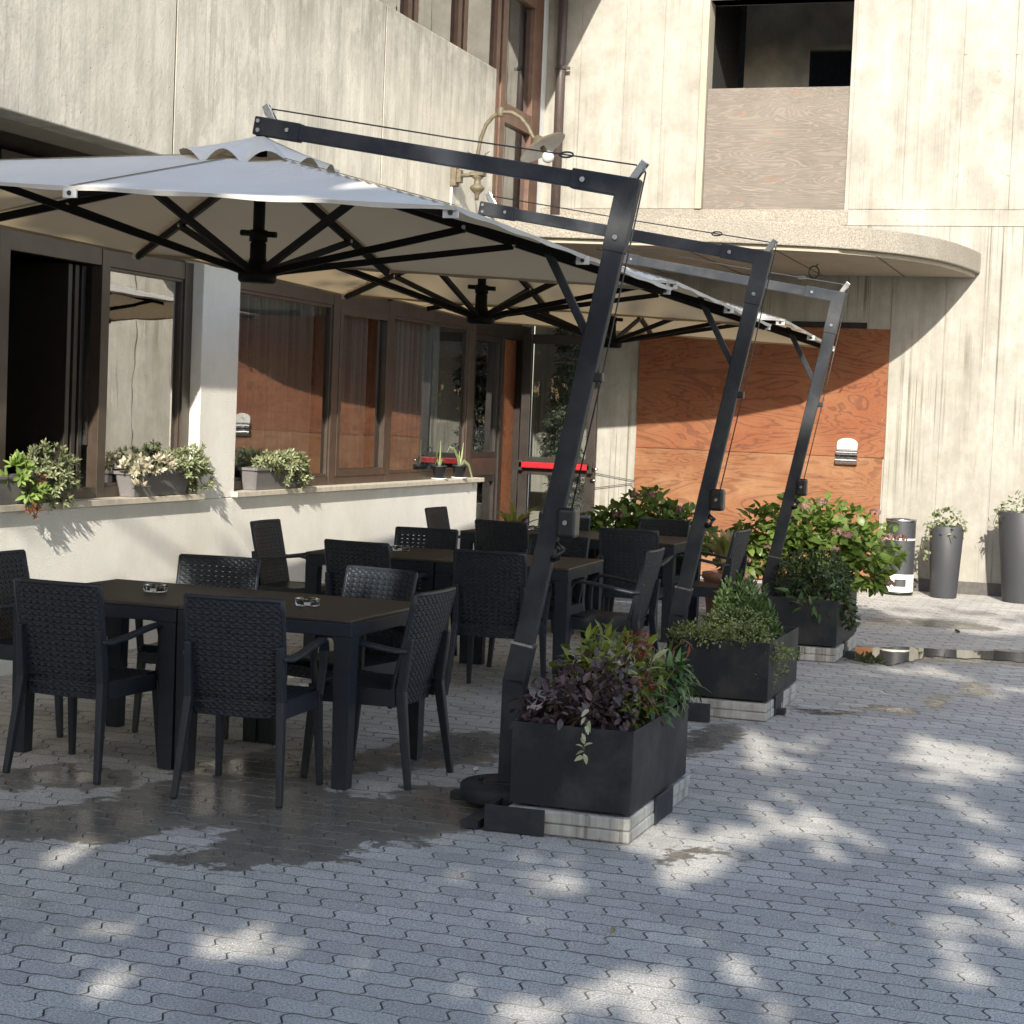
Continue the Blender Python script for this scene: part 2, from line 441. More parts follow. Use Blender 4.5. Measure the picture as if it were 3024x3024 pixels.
# ------------------------------------------------------------------ mesh helpers
class MB:
    def __init__(s):
        s.v, s.f, s.sm = [], [], []
    def add(s, vs, fs, smooth=False):
        o = len(s.v)
        s.v += [tuple(v) for v in vs]
        s.f += [tuple(i + o for i in f) for f in fs]
        s.sm += [smooth] * len(fs)
        return s
    def box(s, x0, x1, y0, y1, z0, z1):
        v = [(x, y, z) for z in (z0, z1) for y in (y0, y1) for x in (x0, x1)]
        return s.add(v, [(0, 2, 3, 1), (4, 5, 7, 6), (0, 1, 5, 4), (2, 6, 7, 3), (0, 4, 6, 2), (1, 3, 7, 5)])
    def beam(s, a, b, w, h, up=(0, 0, 1), w2=None, h2=None):
        a, b = Vector(a), Vector(b)
        d = (b - a).normalized()
        up = Vector(up)
        sd = d.cross(up)
        if sd.length < 1e-4:
            sd = d.cross(Vector((0, 1, 0)))
        sd.normalize()
        u = sd.cross(d).normalized()
        w2 = w if w2 is None else w2
        h2 = h if h2 is None else h2
        v = []
        for p, ww, hh in ((a, w, h), (b, w2, h2)):
            for i, j in ((-1, -1), (1, -1), (1, 1), (-1, 1)):
                v.append(p + sd * (i * ww / 2) + u * (j * hh / 2))
        return s.add(v, [(3, 2, 1, 0), (4, 5, 6, 7), (0, 1, 5, 4), (1, 2, 6, 5), (2, 3, 7, 6), (3, 0, 4, 7)])
    def tube(s, pts, r, n=8, cap=True):
        pts = [Vector(p) for p in pts]
        rs = r if isinstance(r, (list, tuple)) else [r] * len(pts)
        v = []
        ref = Vector((0.13, 0.29, 0.95)).normalized()
        for i, p in enumerate(pts):
            d = (pts[min(i + 1, len(pts) - 1)] - pts[max(i - 1, 0)])
            d = d.normalized() if d.length > 1e-9 else Vector((0, 0, 1))
            a = d.cross(ref)
            if a.length < 0.05:
                a = d.cross(Vector((1, 0, 0)))
            a.normalize()
            b = d.cross(a)
            for k in range(n):
                t = 2 * math.pi * k / n
                v.append(p + (a * math.cos(t) + b * math.sin(t)) * rs[i])
        f = []
        for i in range(len(pts) - 1):
            for k in range(n):
                f.append((i * n + k, i * n + (k + 1) % n, (i + 1) * n + (k + 1) % n, (i + 1) * n + k))
        s.add(v, f, True)
        if cap:
            o = len(s.v) - len(v)
            s.f.append(tuple(o + k for k in range(n))[::-1]); s.sm.append(False)
            s.f.append(tuple(o + (len(pts) - 1) * n + k for k in range(n))); s.sm.append(False)
        return s
    def lathe(s, prof, n=24, c=(0, 0, 0), smooth=True):
        v, f = [], []
        for r, z in prof:
            for k in range(n):
                t = 2 * math.pi * k / n
                v.append((c[0] + r * math.cos(t), c[1] + r * math.sin(t), c[2] + z))
        for i in range(len(prof) - 1):
            for k in range(n):
                f.append((i * n + k, i * n + (k + 1) % n, (i + 1) * n + (k + 1) % n, (i + 1) * n + k))
        return s.add(v, f, smooth)
    def prism(s, poly, z0, z1):
        n = len(poly)
        v = [(x, y, z0) for x, y in poly] + [(x, y, z1) for x, y in poly]
        f = [tuple(range(n))[::-1], tuple(range(n, 2 * n))]
        f += [(i, (i + 1) % n, n + (i + 1) % n, n + i) for i in range(n)]
        return s.add(v, f)
    def sphere(s, c, r, n=12, m=8, sq=(1, 1, 1)):
        prof = [(math.sin(math.pi * i / m), -math.cos(math.pi * i / m)) for i in range(m + 1)]
        v, f = [], []
        for a, z in prof:
            for k in range(n):
                t = 2 * math.pi * k / n
                v.append((c[0] + r * sq[0] * a * math.cos(t), c[1] + r * sq[1] * a * math.sin(t), c[2] + r * sq[2] * z))
        for i in range(m):
            for k in range(n):
                f.append((i * n + k, i * n + (k + 1) % n, (i + 1) * n + (k + 1) % n, (i + 1) * n + k))
        return s.add(v, f, True)
    def mesh(s, name, mat):
        me = bpy.data.meshes.new(name)
        me.from_pydata(s.v, [], s.f)
        me.polygons.foreach_set('use_smooth', s.sm)
        if mat:
            me.materials.append(MAT[mat])
        me.update()
        return me
    def build(s, name, mat, parent=None, bevel=0.0, seg=2):
        o = bpy.data.objects.new(name, s.mesh(name, mat))
        COL.objects.link(o)
        if parent is not None:
            o.parent = parent
        if bevel:
            b = o.modifiers.new('bevel', 'BEVEL')
            b.width = bevel; b.segments = seg; b.limit_method = 'ANGLE'; b.angle_limit = R(40)
        return o

def tag(o, label=None, cat=None, group=None, kind=None):
    if label: o['label'] = label
    if cat: o['category'] = cat
    if group: o['group'] = group
    if kind: o['kind'] = kind
    return o

def thing(name, label, cat, loc=(0, 0, 0), rz=0.0, group=None):
    o = bpy.data.objects.new(name, None)
    COL.objects.link(o)
    o.empty_display_size = 0.1
    o.location = loc
    o.rotation_euler = (0, 0, rz)
    return tag(o, label, cat, group)

def kids(o):
    return [c for c in bpy.data.objects if c.parent == o]

def dup(root, loc, rz, label):
    r = root.copy(); COL.objects.link(r)
    r.location = loc; r.rotation_euler = (0, 0, rz)
    r['label'] = label
    for ch in kids(root):
        c = ch.copy(); COL.objects.link(c); c.parent = r
        for g in kids(ch):
            d = g.copy(); COL.objects.link(d); d.parent = c
    return r

def inst(name, me, parent, mat4):
    o = bpy.data.objects.new(name, me)
    COL.objects.link(o)
    o.parent = parent
    o.matrix_local = mat4
    return o

# ---- leaves
def leaf_shape(length, width, fold=0.25, droop=0.25, seg=3, kind='oval'):
    vs, fs = [], []
    for i in range(seg + 1):
        t = i / seg
        if kind == 'oval':
            w = math.sin(math.pi * (0.04 + 0.92 * t)) ** 0.75 * (1 - 0.25 * t)
        elif kind == 'lance':
            w = math.sin(math.pi * min(1, 0.05 + 0.95 * t ** 0.8))
        elif kind == 'strap':
            w = 0.85 * (1 - t ** 3) + 0.05
        else:
            w = math.sin(math.pi * (0.05 + 0.9 * t)) ** 0.6
        w *= width / 2
        z = -droop * length * t * t
        vs += [(-w, length * t, z + fold * w), (0, length * t, z), (w, length * t, z + fold * w)]
    for i in range(seg):
        a = 3 * i
        fs += [(a, a + 1, a + 4, a + 3), (a + 1, a + 2, a + 5, a + 4)]
    return np.array(vs), fs

def rot_mats(dirs, ups):
    """rows: frames whose local y runs along dirs, local z near ups"""
    y = dirs / (np.linalg.norm(dirs, axis=1, keepdims=True) + 1e-9)
    x = np.cross(y, ups)
    x /= (np.linalg.norm(x, axis=1, keepdims=True) + 1e-9)
    z = np.cross(x, y)
    return np.stack([x, y, z], axis=2)

def scatter(name, shape, pos, dirs, ups, scales, mat, parent=None):
    vs, fs = shape
    n = len(pos)
    Rm = rot_mats(np.asarray(dirs, float), np.asarray(ups, float))
    V = np.einsum('nij,kj->nki', Rm, vs) * np.asarray(scales)[:, None, None] + np.asarray(pos)[:, None, :]
    k = len(vs)
    F = []
    base = np.array([list(f) for f in fs])
    allf = (base[None] + (np.arange(n) * k)[:, None, None]).reshape(-1, base.shape[1])
    me = bpy.data.meshes.new(name)
    me.from_pydata(V.reshape(-1, 3).tolist(), [], allf.tolist())
    me.materials.append(MAT[mat])
    me.polygons.foreach_set('use_smooth', [True] * len(me.polygons))
    o = bpy.data.objects.new(name, me)
    COL.objects.link(o)
    if parent is not None:
        o.parent = parent
    return o

def leaf_parts(name, shapes, pos, dirs, ups, scales, mat, parent):
    """every leaf an object of its own, sharing a few meshes"""
    mes = []
    for sh in shapes:
        me = bpy.data.meshes.new(name)
        me.from_pydata(sh[0].tolist(), [], sh[1])
        me.materials.append(MAT[mat])
        me.polygons.foreach_set('use_smooth', [True] * len(me.polygons))
        mes.append(me)
    Rm = rot_mats(np.asarray(dirs, float), np.asarray(ups, float))
    for i in range(len(pos)):
        m4 = Matrix(Rm[i].tolist()).to_4x4() @ Matrix.Scale(float(scales[i]), 4)
        m4.translation = Vector(pos[i])
        inst(name, mes[i % len(mes)], parent, m4)

def blob_points(n, c, r, shell=0.0, flat=0.0):
    """points in an ellipsoid, biased to the shell, with outward directions"""
    d = nrg.normal(size=(n, 3))
    d /= np.linalg.norm(d, axis=1, keepdims=True)
    if flat:
        d[:, 2] = np.abs(d[:, 2]) * (1 - flat) + d[:, 2] * flat
    rad = nrg.random(n) ** (1 / 3)
    rad = shell + (1 - shell) * rad
    lump = 1 + 0.16 * np.sin(d[:, 0] * 5 + c[0] * 9) * np.cos(d[:, 1] * 6 + c[1] * 5) + 0.10 * np.sin(d[:, 2] * 9)
    p = np.asarray(c) + d * np.asarray(r) * (rad * lump)[:, None]
    return p, d

def leafdirs(d, lift=0.2, jit=0.5):
    n = len(d)
    dd = d + nrg.normal(size=(n, 3)) * jit
    dd[:, 2] += lift
    up = d * 0.6 + np.array([0, 0, 0.9]) + nrg.normal(size=(n, 3)) * 0.35
    return dd, up

# ------------------------------------------------------------------ ground
g0 = MB(); g0.add([(-300, -300, -.012), (300, -300, -.012), (300, 300, -.012), (-300, 300, -.012)], [(0, 1, 2, 3)])
tag(g0.build('ground', 'far paving'), kind='structure')
# paving: wavy interlocking pavers, one mesh per paver for the nearest 300, the rest joined
PL, PW, PA = 0.198, 0.1125, 0.0045
def paver_outline():
    pts = []
    ns = 8
    for i in range(ns):
        u = PL * i / ns
        pts.append((u, PA * math.sin(4 * math.pi * u / PL)))
    for v in (0, .15, .3, .5, .7, .85):
        pts.append((PL + 0.0135 * math.sin(2 * math.pi * v), PW * v))
    for i in range(ns):
        u = PL * (1 - i / ns)
        pts.append((u, PW + PA * math.sin(4 * math.pi * u / PL)))
    for v in (1, .85, .7, .5, .3, .15):
        pts.append((0.0135 * math.sin(2 * math.pi * v), PW * v))
    return [(x - PL / 2, y - PW / 2) for x, y in pts]
OUT = paver_outline()
NP = len(OUT)
def shrink(f, dx):
    return [(x * (1 - dx / (PL / 2)), y * (1 - dx / (PW / 2))) for x, y in f]
def shrink2(f, dx, dy):
    return [(x * (1 - dx / (PL / 2)), y * (1 - dy / (PW / 2))) for x, y in f]
o1, o2 = shrink2(OUT, 0.0036, 0.0034), shrink2(OUT, 0.0009, 0.0008)
PV = [(x, y, 0.0) for x, y in o1] + [(x, y, -0.008) for x, y in o2]
PF = [tuple(range(NP))] + [(i, NP + i, NP + (i + 1) % NP, (i + 1) % NP) for i in range(NP)]
paving = thing('paving', None, None)
tag(paving, kind='structure')
def pix(x, y, z):
    q = (_R2.dot(Vector((x, y, z - 1.65))), -_U2.dot(Vector((x, y, z - 1.65))), _F.dot(Vector((x, y, z - 1.65))))
    return q[0] / q[2] * 5433.66 + 1512, q[1] / q[2] * 5433.66 + 1512, q[2]
pl = []
row = 0
y = 4.0
while y < 19.42:
    xl = max(-6.2, -0.66 * y - 0.9)
    xr = 0.08 * y + 1.6
    x = math.floor(xl / PL) * PL + (PL / 2 if row % 2 else 0)
    while x < xr:
        if x - PL / 2 > -6.22 or True:
            u, v, dd = pix(x, y, 0)
            vis = -20 < u < 3044 and v < 3060
            pl.append((not vis, dd, x, y))
        x += PL
    y += PW
    row += 1
pl.sort()
pme = bpy.data.meshes.new('paver')
pme.from_pydata(PV, [], PF); pme.materials.append(MAT['paver concrete']); pme.materials.append(MAT['joint dirt'])
pme.polygons.foreach_set('material_index', [0] + [1] * NP)
for hid, dd, x, y in pl[:300]:
    m4 = Matrix.Translation((x, y, rng.uniform(-.0008, .0008))) @ Euler((rng.gauss(0, .0035), rng.gauss(0, .0035), rng.gauss(0, .006))).to_matrix().to_4x4()
    inst('paver', pme, paving, m4)
mb = MB()
for hid, dd, x, y in pl[300:]:
    if x < -6.3: continue
    ca, sa = math.cos(rng.gauss(0, .006)), rng.gauss(0, .006)
    z = rng.uniform(-.001, .001); tx, ty = rng.gauss(0, .0035), rng.gauss(0, .0035)
    mb.add([(x + a * ca - b * sa, y + a * sa + b * ca, c + z + a * tx + b * ty) for a, b, c in PV], PF)
pv_ = mb.build('paver', 'paver concrete', paving)
pv_.data.materials.append(MAT['joint dirt'])
pv_.data.polygons.foreach_set('material_index', ([0] + [1] * NP) * (len(pv_.data.polygons) // (NP + 1)))
tag(pv_, kind='stuff')
# puddle by the third planter
pud = [(-2.05, 13.62), (-1.9, 13.95), (-1.6, 14.25), (-1.2, 14.32), (-.8, 14.5), (-.3, 14.75), (.5, 15.0), (1.2, 14.6), (1.1, 13.9), (.2, 13.72), (-.45, 13.86), (-.8, 13.9), (-1.1, 13.86), (-1.33, 13.74), (-1.42, 13.35), (-1.52, 13.08), (-1.7, 13.12), (-1.86, 13.3)]
pp = []
for i in range(len(pud)):
    a, b = pud[i], pud[(i + 1) % len(pud)]
    for k in range(5):
        t = k / 5
        pp.append((a[0] + (b[0] - a[0]) * t + rng.gauss(0, .014), a[1] + (b[1] - a[1]) * t + rng.gauss(0, .03)))
mb = MB(); mb.add([(x, y, .0042) for x, y in pp], [tuple(range(len(pp)))])
tag(mb.build('puddle', 'puddle water'), kind='structure')

# ------------------------------------------------------------------ concrete building at the back
YW = 19.44
back = thing('concrete_building', 'bare concrete building at the back with boarded up openings and a curved canopy slab', 'building', (-2, YW, 0))
def B(mb, name, mat, parent=None, bevel=0.0, seg=2):
    """build in world coordinates under a parent that has a location"""
    o = mb.build(name, mat, parent, bevel, seg)
    if parent is not None:
        p = parent
        off = Vector((0, 0, 0))
        while p is not None:
            off += Vector(p.location); p = p.parent
        o.location = -off
    return o
def panels(xs, z0, z1, mat):
    for a, b in zip(xs[:-1], xs[1:]):
        dy = rng.uniform(-.002, .002)
        m_ = MB(); m_.box(a + .0022, b - .0022, YW + dy, YW + .3, z0 + .003, z1 - .003)
        B(m_, 'concrete_panel', mat, back, .002, 1)
panels([-6.3, -5.9, -5.4, -4.97, -4.56], 3.94, 7.3, 'wall concrete smooth')
panels([-2.92, -2.37, -1.82, -1.30, -.78, -.24, .3, .84, 1.38, 1.92, 2.46, 3.0], 3.94, 7.3, 'wall concrete smooth')
panels([-6.3, -5.09], .1, 3.77, 'wall concrete')
panels([-2.42, -1.87, -1.33, -.79, -.25, .29, .83, 1.37, 1.91, 2.45, 3.0], .1, 3.77, 'wall concrete')
m_ = MB(); m_.box(-5.086, -2.424, YW + .02, YW + .3, .1, 3.766); B(m_, 'concrete_panel', 'wall concrete', back)
m_ = MB(); m_.box(-6.3, -2.92, YW - .004, YW + .3, 3.774, 3.936); B(m_, 'ledge_band', 'hammered concrete', back)
m_ = MB(); m_.box(-2.916, 3.0, YW - .003, YW + .3, 3.774, 3.936); B(m_, 'ledge_band', 'wall concrete smooth', back)
m_ = MB(); m_.box(-6.3, 3.0, YW + .012, YW + .29, -.1, 7.3); 
# backing behind the joints, with the opening left free
m_ = MB(); m_.box(-6.3, -4.5, YW + .007, YW + .28, -.1, 7.3); m_.box(-2.96, 14, YW + .007, YW + .28, -.1, 9); m_.box(-4.5, -2.96, YW + .03, YW + .28, -.1, 3.93); m_.box(-4.5, -2.96, YW + .03, YW + .28, 6.15, 9)
m_.box(3.01, 14, YW, YW + .0068, 0, 9)
B(m_, 'wall_core', 'wall concrete', back)
m_ = MB(); m_.box(-6.3, 14, YW, YW + .3, 7.31, 9.2); m_.box(-4.552, -2.928, YW + .002, YW + .3, 6.15, 7.3); B(m_, 'upper_wall', 'wall concrete smooth', back)
for hx, hz in ((-1.83, 4.29), (-1.31, 4.30), (-1.80, 5.53), (-1.29, 5.52), (-1.87, 1.32)):
    m_ = MB(); m_.tube([(hx, YW + .02, hz), (hx, YW - .006, hz)], .018, 10); B(m_, 'tie_hole_plug', 'wall concrete', back)
m_ = MB(); m_.box(-2.41, 6, YW - .016, YW - .001, 0, .13); B(m_, 'skirting', 'skirting grey', back, .003)
m_ = MB(); m_.box(-4.556, -4.484, YW - .03, YW + .25, 3.94, 6.2); B(m_, 'opening_jamb', 'soffit concrete', back, .004)
m_ = MB(); m_.box(-4.478, -2.94, YW + .03, YW + .05, 3.925, 5.22); B(m_, 'plywood_board', 'grey plywood', back, .002)
m_ = MB(); m_.box(-5.088, -2.418, YW - .022, YW - .002, 1.362, 2.70); B(m_, 'plywood_board', 'orange plywood', back, .002)
m_ = MB(); m_.box(-5.090, -2.432, YW - .022, YW - .002, .02, 1.357); B(m_, 'plywood_board', 'bleached plywood', back, .002)
m_ = MB(); m_.box(-3.45, -2.66, YW - .006, YW - .001, 2.704, 2.765); B(m_, 'painted_shadow_gap', 'room dark', back)  # flat dark strip painted in for the shadow gap above the board
# unlit room behind the upper opening
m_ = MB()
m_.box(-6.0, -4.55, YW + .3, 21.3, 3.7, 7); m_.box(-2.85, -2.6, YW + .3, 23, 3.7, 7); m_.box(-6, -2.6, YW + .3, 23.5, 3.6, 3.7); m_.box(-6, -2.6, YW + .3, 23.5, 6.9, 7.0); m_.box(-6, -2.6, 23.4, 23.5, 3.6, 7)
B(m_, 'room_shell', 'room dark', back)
m_ = MB(); m_.box(-4.50, -3.77, 21.4, 21.5, 3.7, 6.9); m_.box(-3.77, -2.6, 21.4, 21.5, 6.03, 6.9); B(m_, 'room_wall', 'room grey', back)
m_ = MB(); m_.box(-3.80, -3.72, 21.3, 21.4, 3.7, 6.03); m_.box(-3.72, -2.6, 21.3, 21.4, 5.97, 6.03); B(m_, 'room_door_frame', 'room grey', back)
# curved canopy slab
edge = [(-1.54, YW - .003), (-1.60, 18.95), (-1.70, 18.42), (-1.86, 17.90), (-2.13, 17.40), (-2.54, 16.97), (-3.05, 16.69), (-3.6, 16.5), (-4.2, 16.38), (-4.8, 16.26), (-5.4, 16.12), (-6.28, 15.95)]
sm = []
for i in range(len(edge) - 1):
    p0, p1, p2, p3 = edge[max(i - 1, 0)], edge[i], edge[i + 1], edge[min(i + 2, len(edge) - 1)]
    for k in range(6):
        t = k / 6
        sm.append(tuple(.5 * (2 * p1[j] + (p2[j] - p0[j]) * t + (2 * p0[j] - 5 * p1[j] + 4 * p2[j] - p3[j]) * t * t + (3 * p1[j] - p0[j] - 3 * p2[j] + p3[j]) * t ** 3) for j in (0, 1)))
sm.append(edge[-1])
poly = sm + [(-6.28, YW - .003)]
m_ = MB(); m_.prism(poly, 3.29, 3.50); B(m_, 'canopy_slab', 'hammered concrete', back, .012, 2)
inner = [(x - .05 * (1 if x > -2.6 else 0) - .0, yy + .05) for x, yy in sm[1:]] 
m_ = MB(); m_.prism([(sm[0][0] - .05, YW - .004)] + inner + [(-6.27, YW - .004)], 3.25, 3.288); B(m_, 'canopy_soffit', 'soffit concrete', back)
for gx in (-2.3, -3.15, -4.0, -4.85):
    m_ = MB(); m_.beam((gx, 17.2 if gx > -2.5 else 16.75, 3.248), (gx, YW - .01, 3.248), .012, .006); B(m_, 'soffit_joint', 'skirting grey', back)
# hanging ring under the slab
m_ = MB(); m_.tube([(-3.02 + .05 * math.cos(t), 18.1, 3.17 + .06 * math.sin(t)) for t in [2 * math.pi * k / 14 for k in range(15)]], .006, 6); m_.tube([(-3.0, 18.1, 3.23), (-2.98, 18.1, 3.25)], .006, 6); B(m_, 'ceiling_ring', 'cable', back)
# downpipe in the corner
m_ = MB(); m_.tube([(-6.10, YW - .08, 3.50), (-6.10, YW - .08, 7.2)], .052, 16); dp = B(m_, 'downpipe', 'pipe brown', back)
for z in (4.35, 5.45, 6.4):
    m_ = MB(); m_.lathe([(.053, -.02), (.060, -.02), (.060, .02), (.053, .02)], 16, (-6.10, YW - .08, z)); m_.box(-6.06, -6.0, YW - .09, YW - .06, z - .015, z + .015); B(m_, 'pipe_bracket', 'pipe brown', dp)
    kids(dp)
for c_ in kids(dp):
    c_.location = (0, 0, 0)
# roof eave that shades the corner
m_ = MB(); m_.box(-9, -5.5, 8, YW, 6.58, 6.85); B(m_, 'eave_slab', 'soffit concrete', back)
# thin wire rods on the wall beside the door
for a, b in (((-5.72, YW - .03, 1.08), (-5.08, YW - .03, .995)), ((-5.72, YW - .03, .86), (-5.10, YW - .03, .965))):
    m_ = MB(); m_.tube([a, b], .004, 5); B(m_, 'wall_wire', 'cable', back)

# ------------------------------------------------------------------ cafe building on the left
XG = -6.32
cafe = thing('cafe_building', 'cafe front with white plastered low wall, brown framed windows and a concrete parapet above', 'building', (-6.3, 12, 0))
m_ = MB(); m_.box(-6.46, -6.2, 3.0, 17.46, -.05, .965); B(m_, 'low_wall', 'plaster', cafe, .006)
m_ = MB(); m_.box(-6.5, -6.2, 11.58, 12.14, .967, 3.09); B(m_, 'pillar', 'plaster', cafe, .006)
m_ = MB(); m_.box(-6.5, -6.2, 3.0, 7.6, .967, 3.09); B(m_, 'wall_end', 'plaster', cafe, .006)
m_ = MB(); m_.box(-6.40, -6.150, 7.5, 11.60, .969, 1.010); B(m_, 'window_sill', 'stone sill', cafe, .004)
m_ = MB(); m_.box(-6.40, -6.150, 12.10, 17.53, .969, 1.010); B(m_, 'window_sill', 'stone sill', cafe, .004)
def bar(y0, y1, z0, z1, x0=-6.36, x1=-6.28):
    q = MB(); q.box(x0, x1, y0, y1, z0, z1); return q
def win(name, y0, y1, z0, z1, mat, glass, fr=.05, x0=-6.345, x1=-6.295, pane=True, fd=None):
    """sash: frame of four rails with a pane as sub-part"""
    q = MB(); q.box(x0, x1, y0, y0 + fr, z0, z1); q.box(x0, x1, y1 - fr, y1, z0, z1); q.box(x0 + .001, x1 - .001, y0 + fr, y1 - fr, z0, z0 + fr); q.box(x0 + .001, x1 - .001, y0 + fr, y1 - fr, z1 - fr, z1)
    o = B(q, name, mat, cafe, .003)
    if pane:
        q = MB(); q.add([(XG, y0 + fr, z0 + fr), (XG, y1 - fr, z0 + fr), (XG, y1 - fr, z1 - fr), (XG, y0 + fr, z1 - fr)], [(0, 1, 2, 3)])
        pn = q.build('pane', glass, o)
    return o
ZT = 2.50
for y0, y1 in ((9.24, 9.35), (10.37, 10.47), (11.46, 11.575)):
    B(bar(y0, y1, 1.012, 2.62), 'window_mullion', 'brown frame', cafe, .003)
for y0, y1 in ((12.15, 12.20), (13.99, 14.12), (15.20, 15.32), (17.30, 17.46)):
    B(bar(y0, y1, 1.012, 2.62), 'window_mullion', 'brown frame', cafe, .003)
B(bar(7.6, 9.24, 2.50, 2.618), 'window_header', 'brown frame', cafe, .003)
for y0, y1 in ((9.35, 10.37), (10.47, 11.46), (12.20, 13.99), (14.12, 15.20), (15.32, 17.30)):
    B(bar(y0, y1, 2.50, 2.618, -6.355, -6.285), 'window_header', 'brown frame', cafe, .003)
    B(bar(y0, y1, 1.012, 1.08, -6.355, -6.285), 'window_bottom_rail', 'brown frame', cafe, .003)
win('window_sash', 10.47, 11.46, 1.08, 2.50, 'brown frame', 'mirror glass', .022)
win('window_sash', 12.20, 13.99, 1.08, 2.50, 'brown frame', 'window glass', .025)
win('window_sash', 14.12, 15.20, 1.08, 2.50, 'brown frame', 'window glass', .06, -6.35, -6.275)
win('window_sash', 15.32, 17.30, 1.08, 2.50, 'brown frame', 'window glass', .025)
win('window_sash', 7.6, 9.24, 1.03, 2.50, 'brown frame', 'window glass', .05)
# open folding sashes stacked in the dark bay
for k, yy in enumerate((10.12, 10.20, 10.28)):
    q = MB(); q.box(-6.85 + .02 * k, -6.37, yy, yy + .045, 1.03, 2.49); o = B(q, 'folded_sash', 'dark frame', cafe, .004)
q = MB(); q.box(-6.37, -6.35, 10.335, 10.36, 1.35, 1.5); B(q, 'sash_handle', 'chrome', cafe)
q = MB(); q.box(-6.44, -6.425, 10.2, 10.22, 1.03, 1.16); B(q, 'floor_bolt', 'chrome', cafe)
# fascia above the windows
for y0, y1 in ((6.5, 9.24), (9.35, 10.37), (10.47, 11.50), (12.15, 13.99), (14.12, 15.20), (15.32, 17.30), (17.46, 19.25)):
    B(bar(y0, y1, 2.621, 2.80, -6.37, -6.31), 'transom_panel', 'dark wood', cafe, .003)
    B(bar(y0, y1, 2.803, 3.09, -6.42, -6.36), 'fascia_board', 'dark wood', cafe, .003)
q = MB(); q.box(-6.6, -5.97, 3.0, 15.9, 3.115, 3.20); B(q, 'wood_soffit', 'dark wood', cafe)
q = MB(); q.box(-5.97, -5.70, 3.0, 15.63, 3.10, 3.2); B(q, 'soffit_strip', 'soffit concrete', cafe)
q = MB(); q.box(-5.69, -5.5238, 6.5, 13.2, 3.108, 4.712); B(q, 'parapet_core', 'room dark', cafe)
for y0, y1 in ((2.6, 6.6), (6.610, 9.863), (9.873, 13.063), (13.073, 15.63)):
    q = MB(); q.box(-5.70, -5.52, y0, y1, 3.10, 4.72); B(q, 'parapet_panel', 'parapet concrete', cafe, .008, 2)
q = MB(); q.box(-6.5, -5.71, 2.6, 15.6, 3.2, 3.35); B(q, 'balcony_floor', 'soffit concrete', cafe)
# entrance: fixed glazed leaf, door opening, open leaf
win('side_light', 17.46, 18.28, 1.20, 2.46, 'dark frame', 'mirror glass', .065, -6.35, -6.29)
win('side_light', 17.46, 18.28, .04, 1.02, 'dark frame', 'mirror glass', .065, -6.35, -6.29)
q = MB(); q.box(-6.352, -6.288, 17.462, 18.278, 1.021, 1.199); B(q, 'side_light_rail', 'brown frame', cafe, .003)
q = MB(); q.box(-6.37, -6.28, 17.461, 19.25, 2.461, 2.618); B(q, 'door_head', 'dark frame', cafe, .003)
q = MB(); q.box(-6.40, -6.27, 18.282, 18.36, 0, 2.46); q.box(-6.40, -6.27, 18.93, 19.02, 0, 2.46); B(q, 'door_post', 'dark frame', cafe, .003)
q = MB(); q.box(-6.365, -6.335, 18.50, 18.925, .02, 2.455); B(q, 'plywood_lining', 'orange plywood', cafe)
q = MB(); q.box(-6.6, -6.3, 19.02, YW - .01, 0, 3.1); B(q, 'wall_corner', 'wall concrete', cafe)
dl = thing('door_leaf', None, None); dl.parent = cafe; dl.location = (0, 0, 0); 
del_ = dl
bpy.data.objects.remove(dl)
YD = 18.66
q = MB()
q.box(-6.17, -6.07, YD, YD + .05, .03, 2.52); q.box(-5.43, -5.33, YD, YD + .05, .03, 2.52)
q.box(-6.07, -5.43, YD + .001, YD + .049, 2.42, 2.52); q.box(-6.07, -5.43, YD + .001, YD + .049, 1.03, 1.22); q.box(-6.07, -5.43, YD + .001, YD + .049, .03, .22)
leaf = B(q, 'door_leaf', 'dark frame', cafe, .004)
for z0, z1 in ((.22, 1.03), (1.22, 2.42)):
    q = MB(); q.add([(-6.07, YD + .025, z0), (-5.43, YD + .025, z0), (-5.43, YD + .025, z1), (-6.07, YD + .025, z1)], [(0, 1, 2, 3)]); q.build('pane', 'door glass', leaf)
q = MB(); q.box(-6.15, -5.36, YD - .075, YD - .035, 1.10, 1.165); q.build('push_bar', 'red enamel', leaf, .008)
q = MB(); q.box(-6.16, -6.11, YD - .075, YD - .001, 1.07, 1.18); q.box(-5.39, -5.34, YD - .075, YD - .001, 1.07, 1.18); q.build('push_bar_bracket', 'dark frame', leaf, .004)
q = MB(); q.tube([(-5.36, YD - .02, 1.0), (-5.30, YD - .04, 1.0)], .012, 8); q.tube([(-5.34, YD - .03, 1.12), (-5.28, YD - .05, 1.12)], .012, 8); q.build('door_lock', 'chrome', leaf)
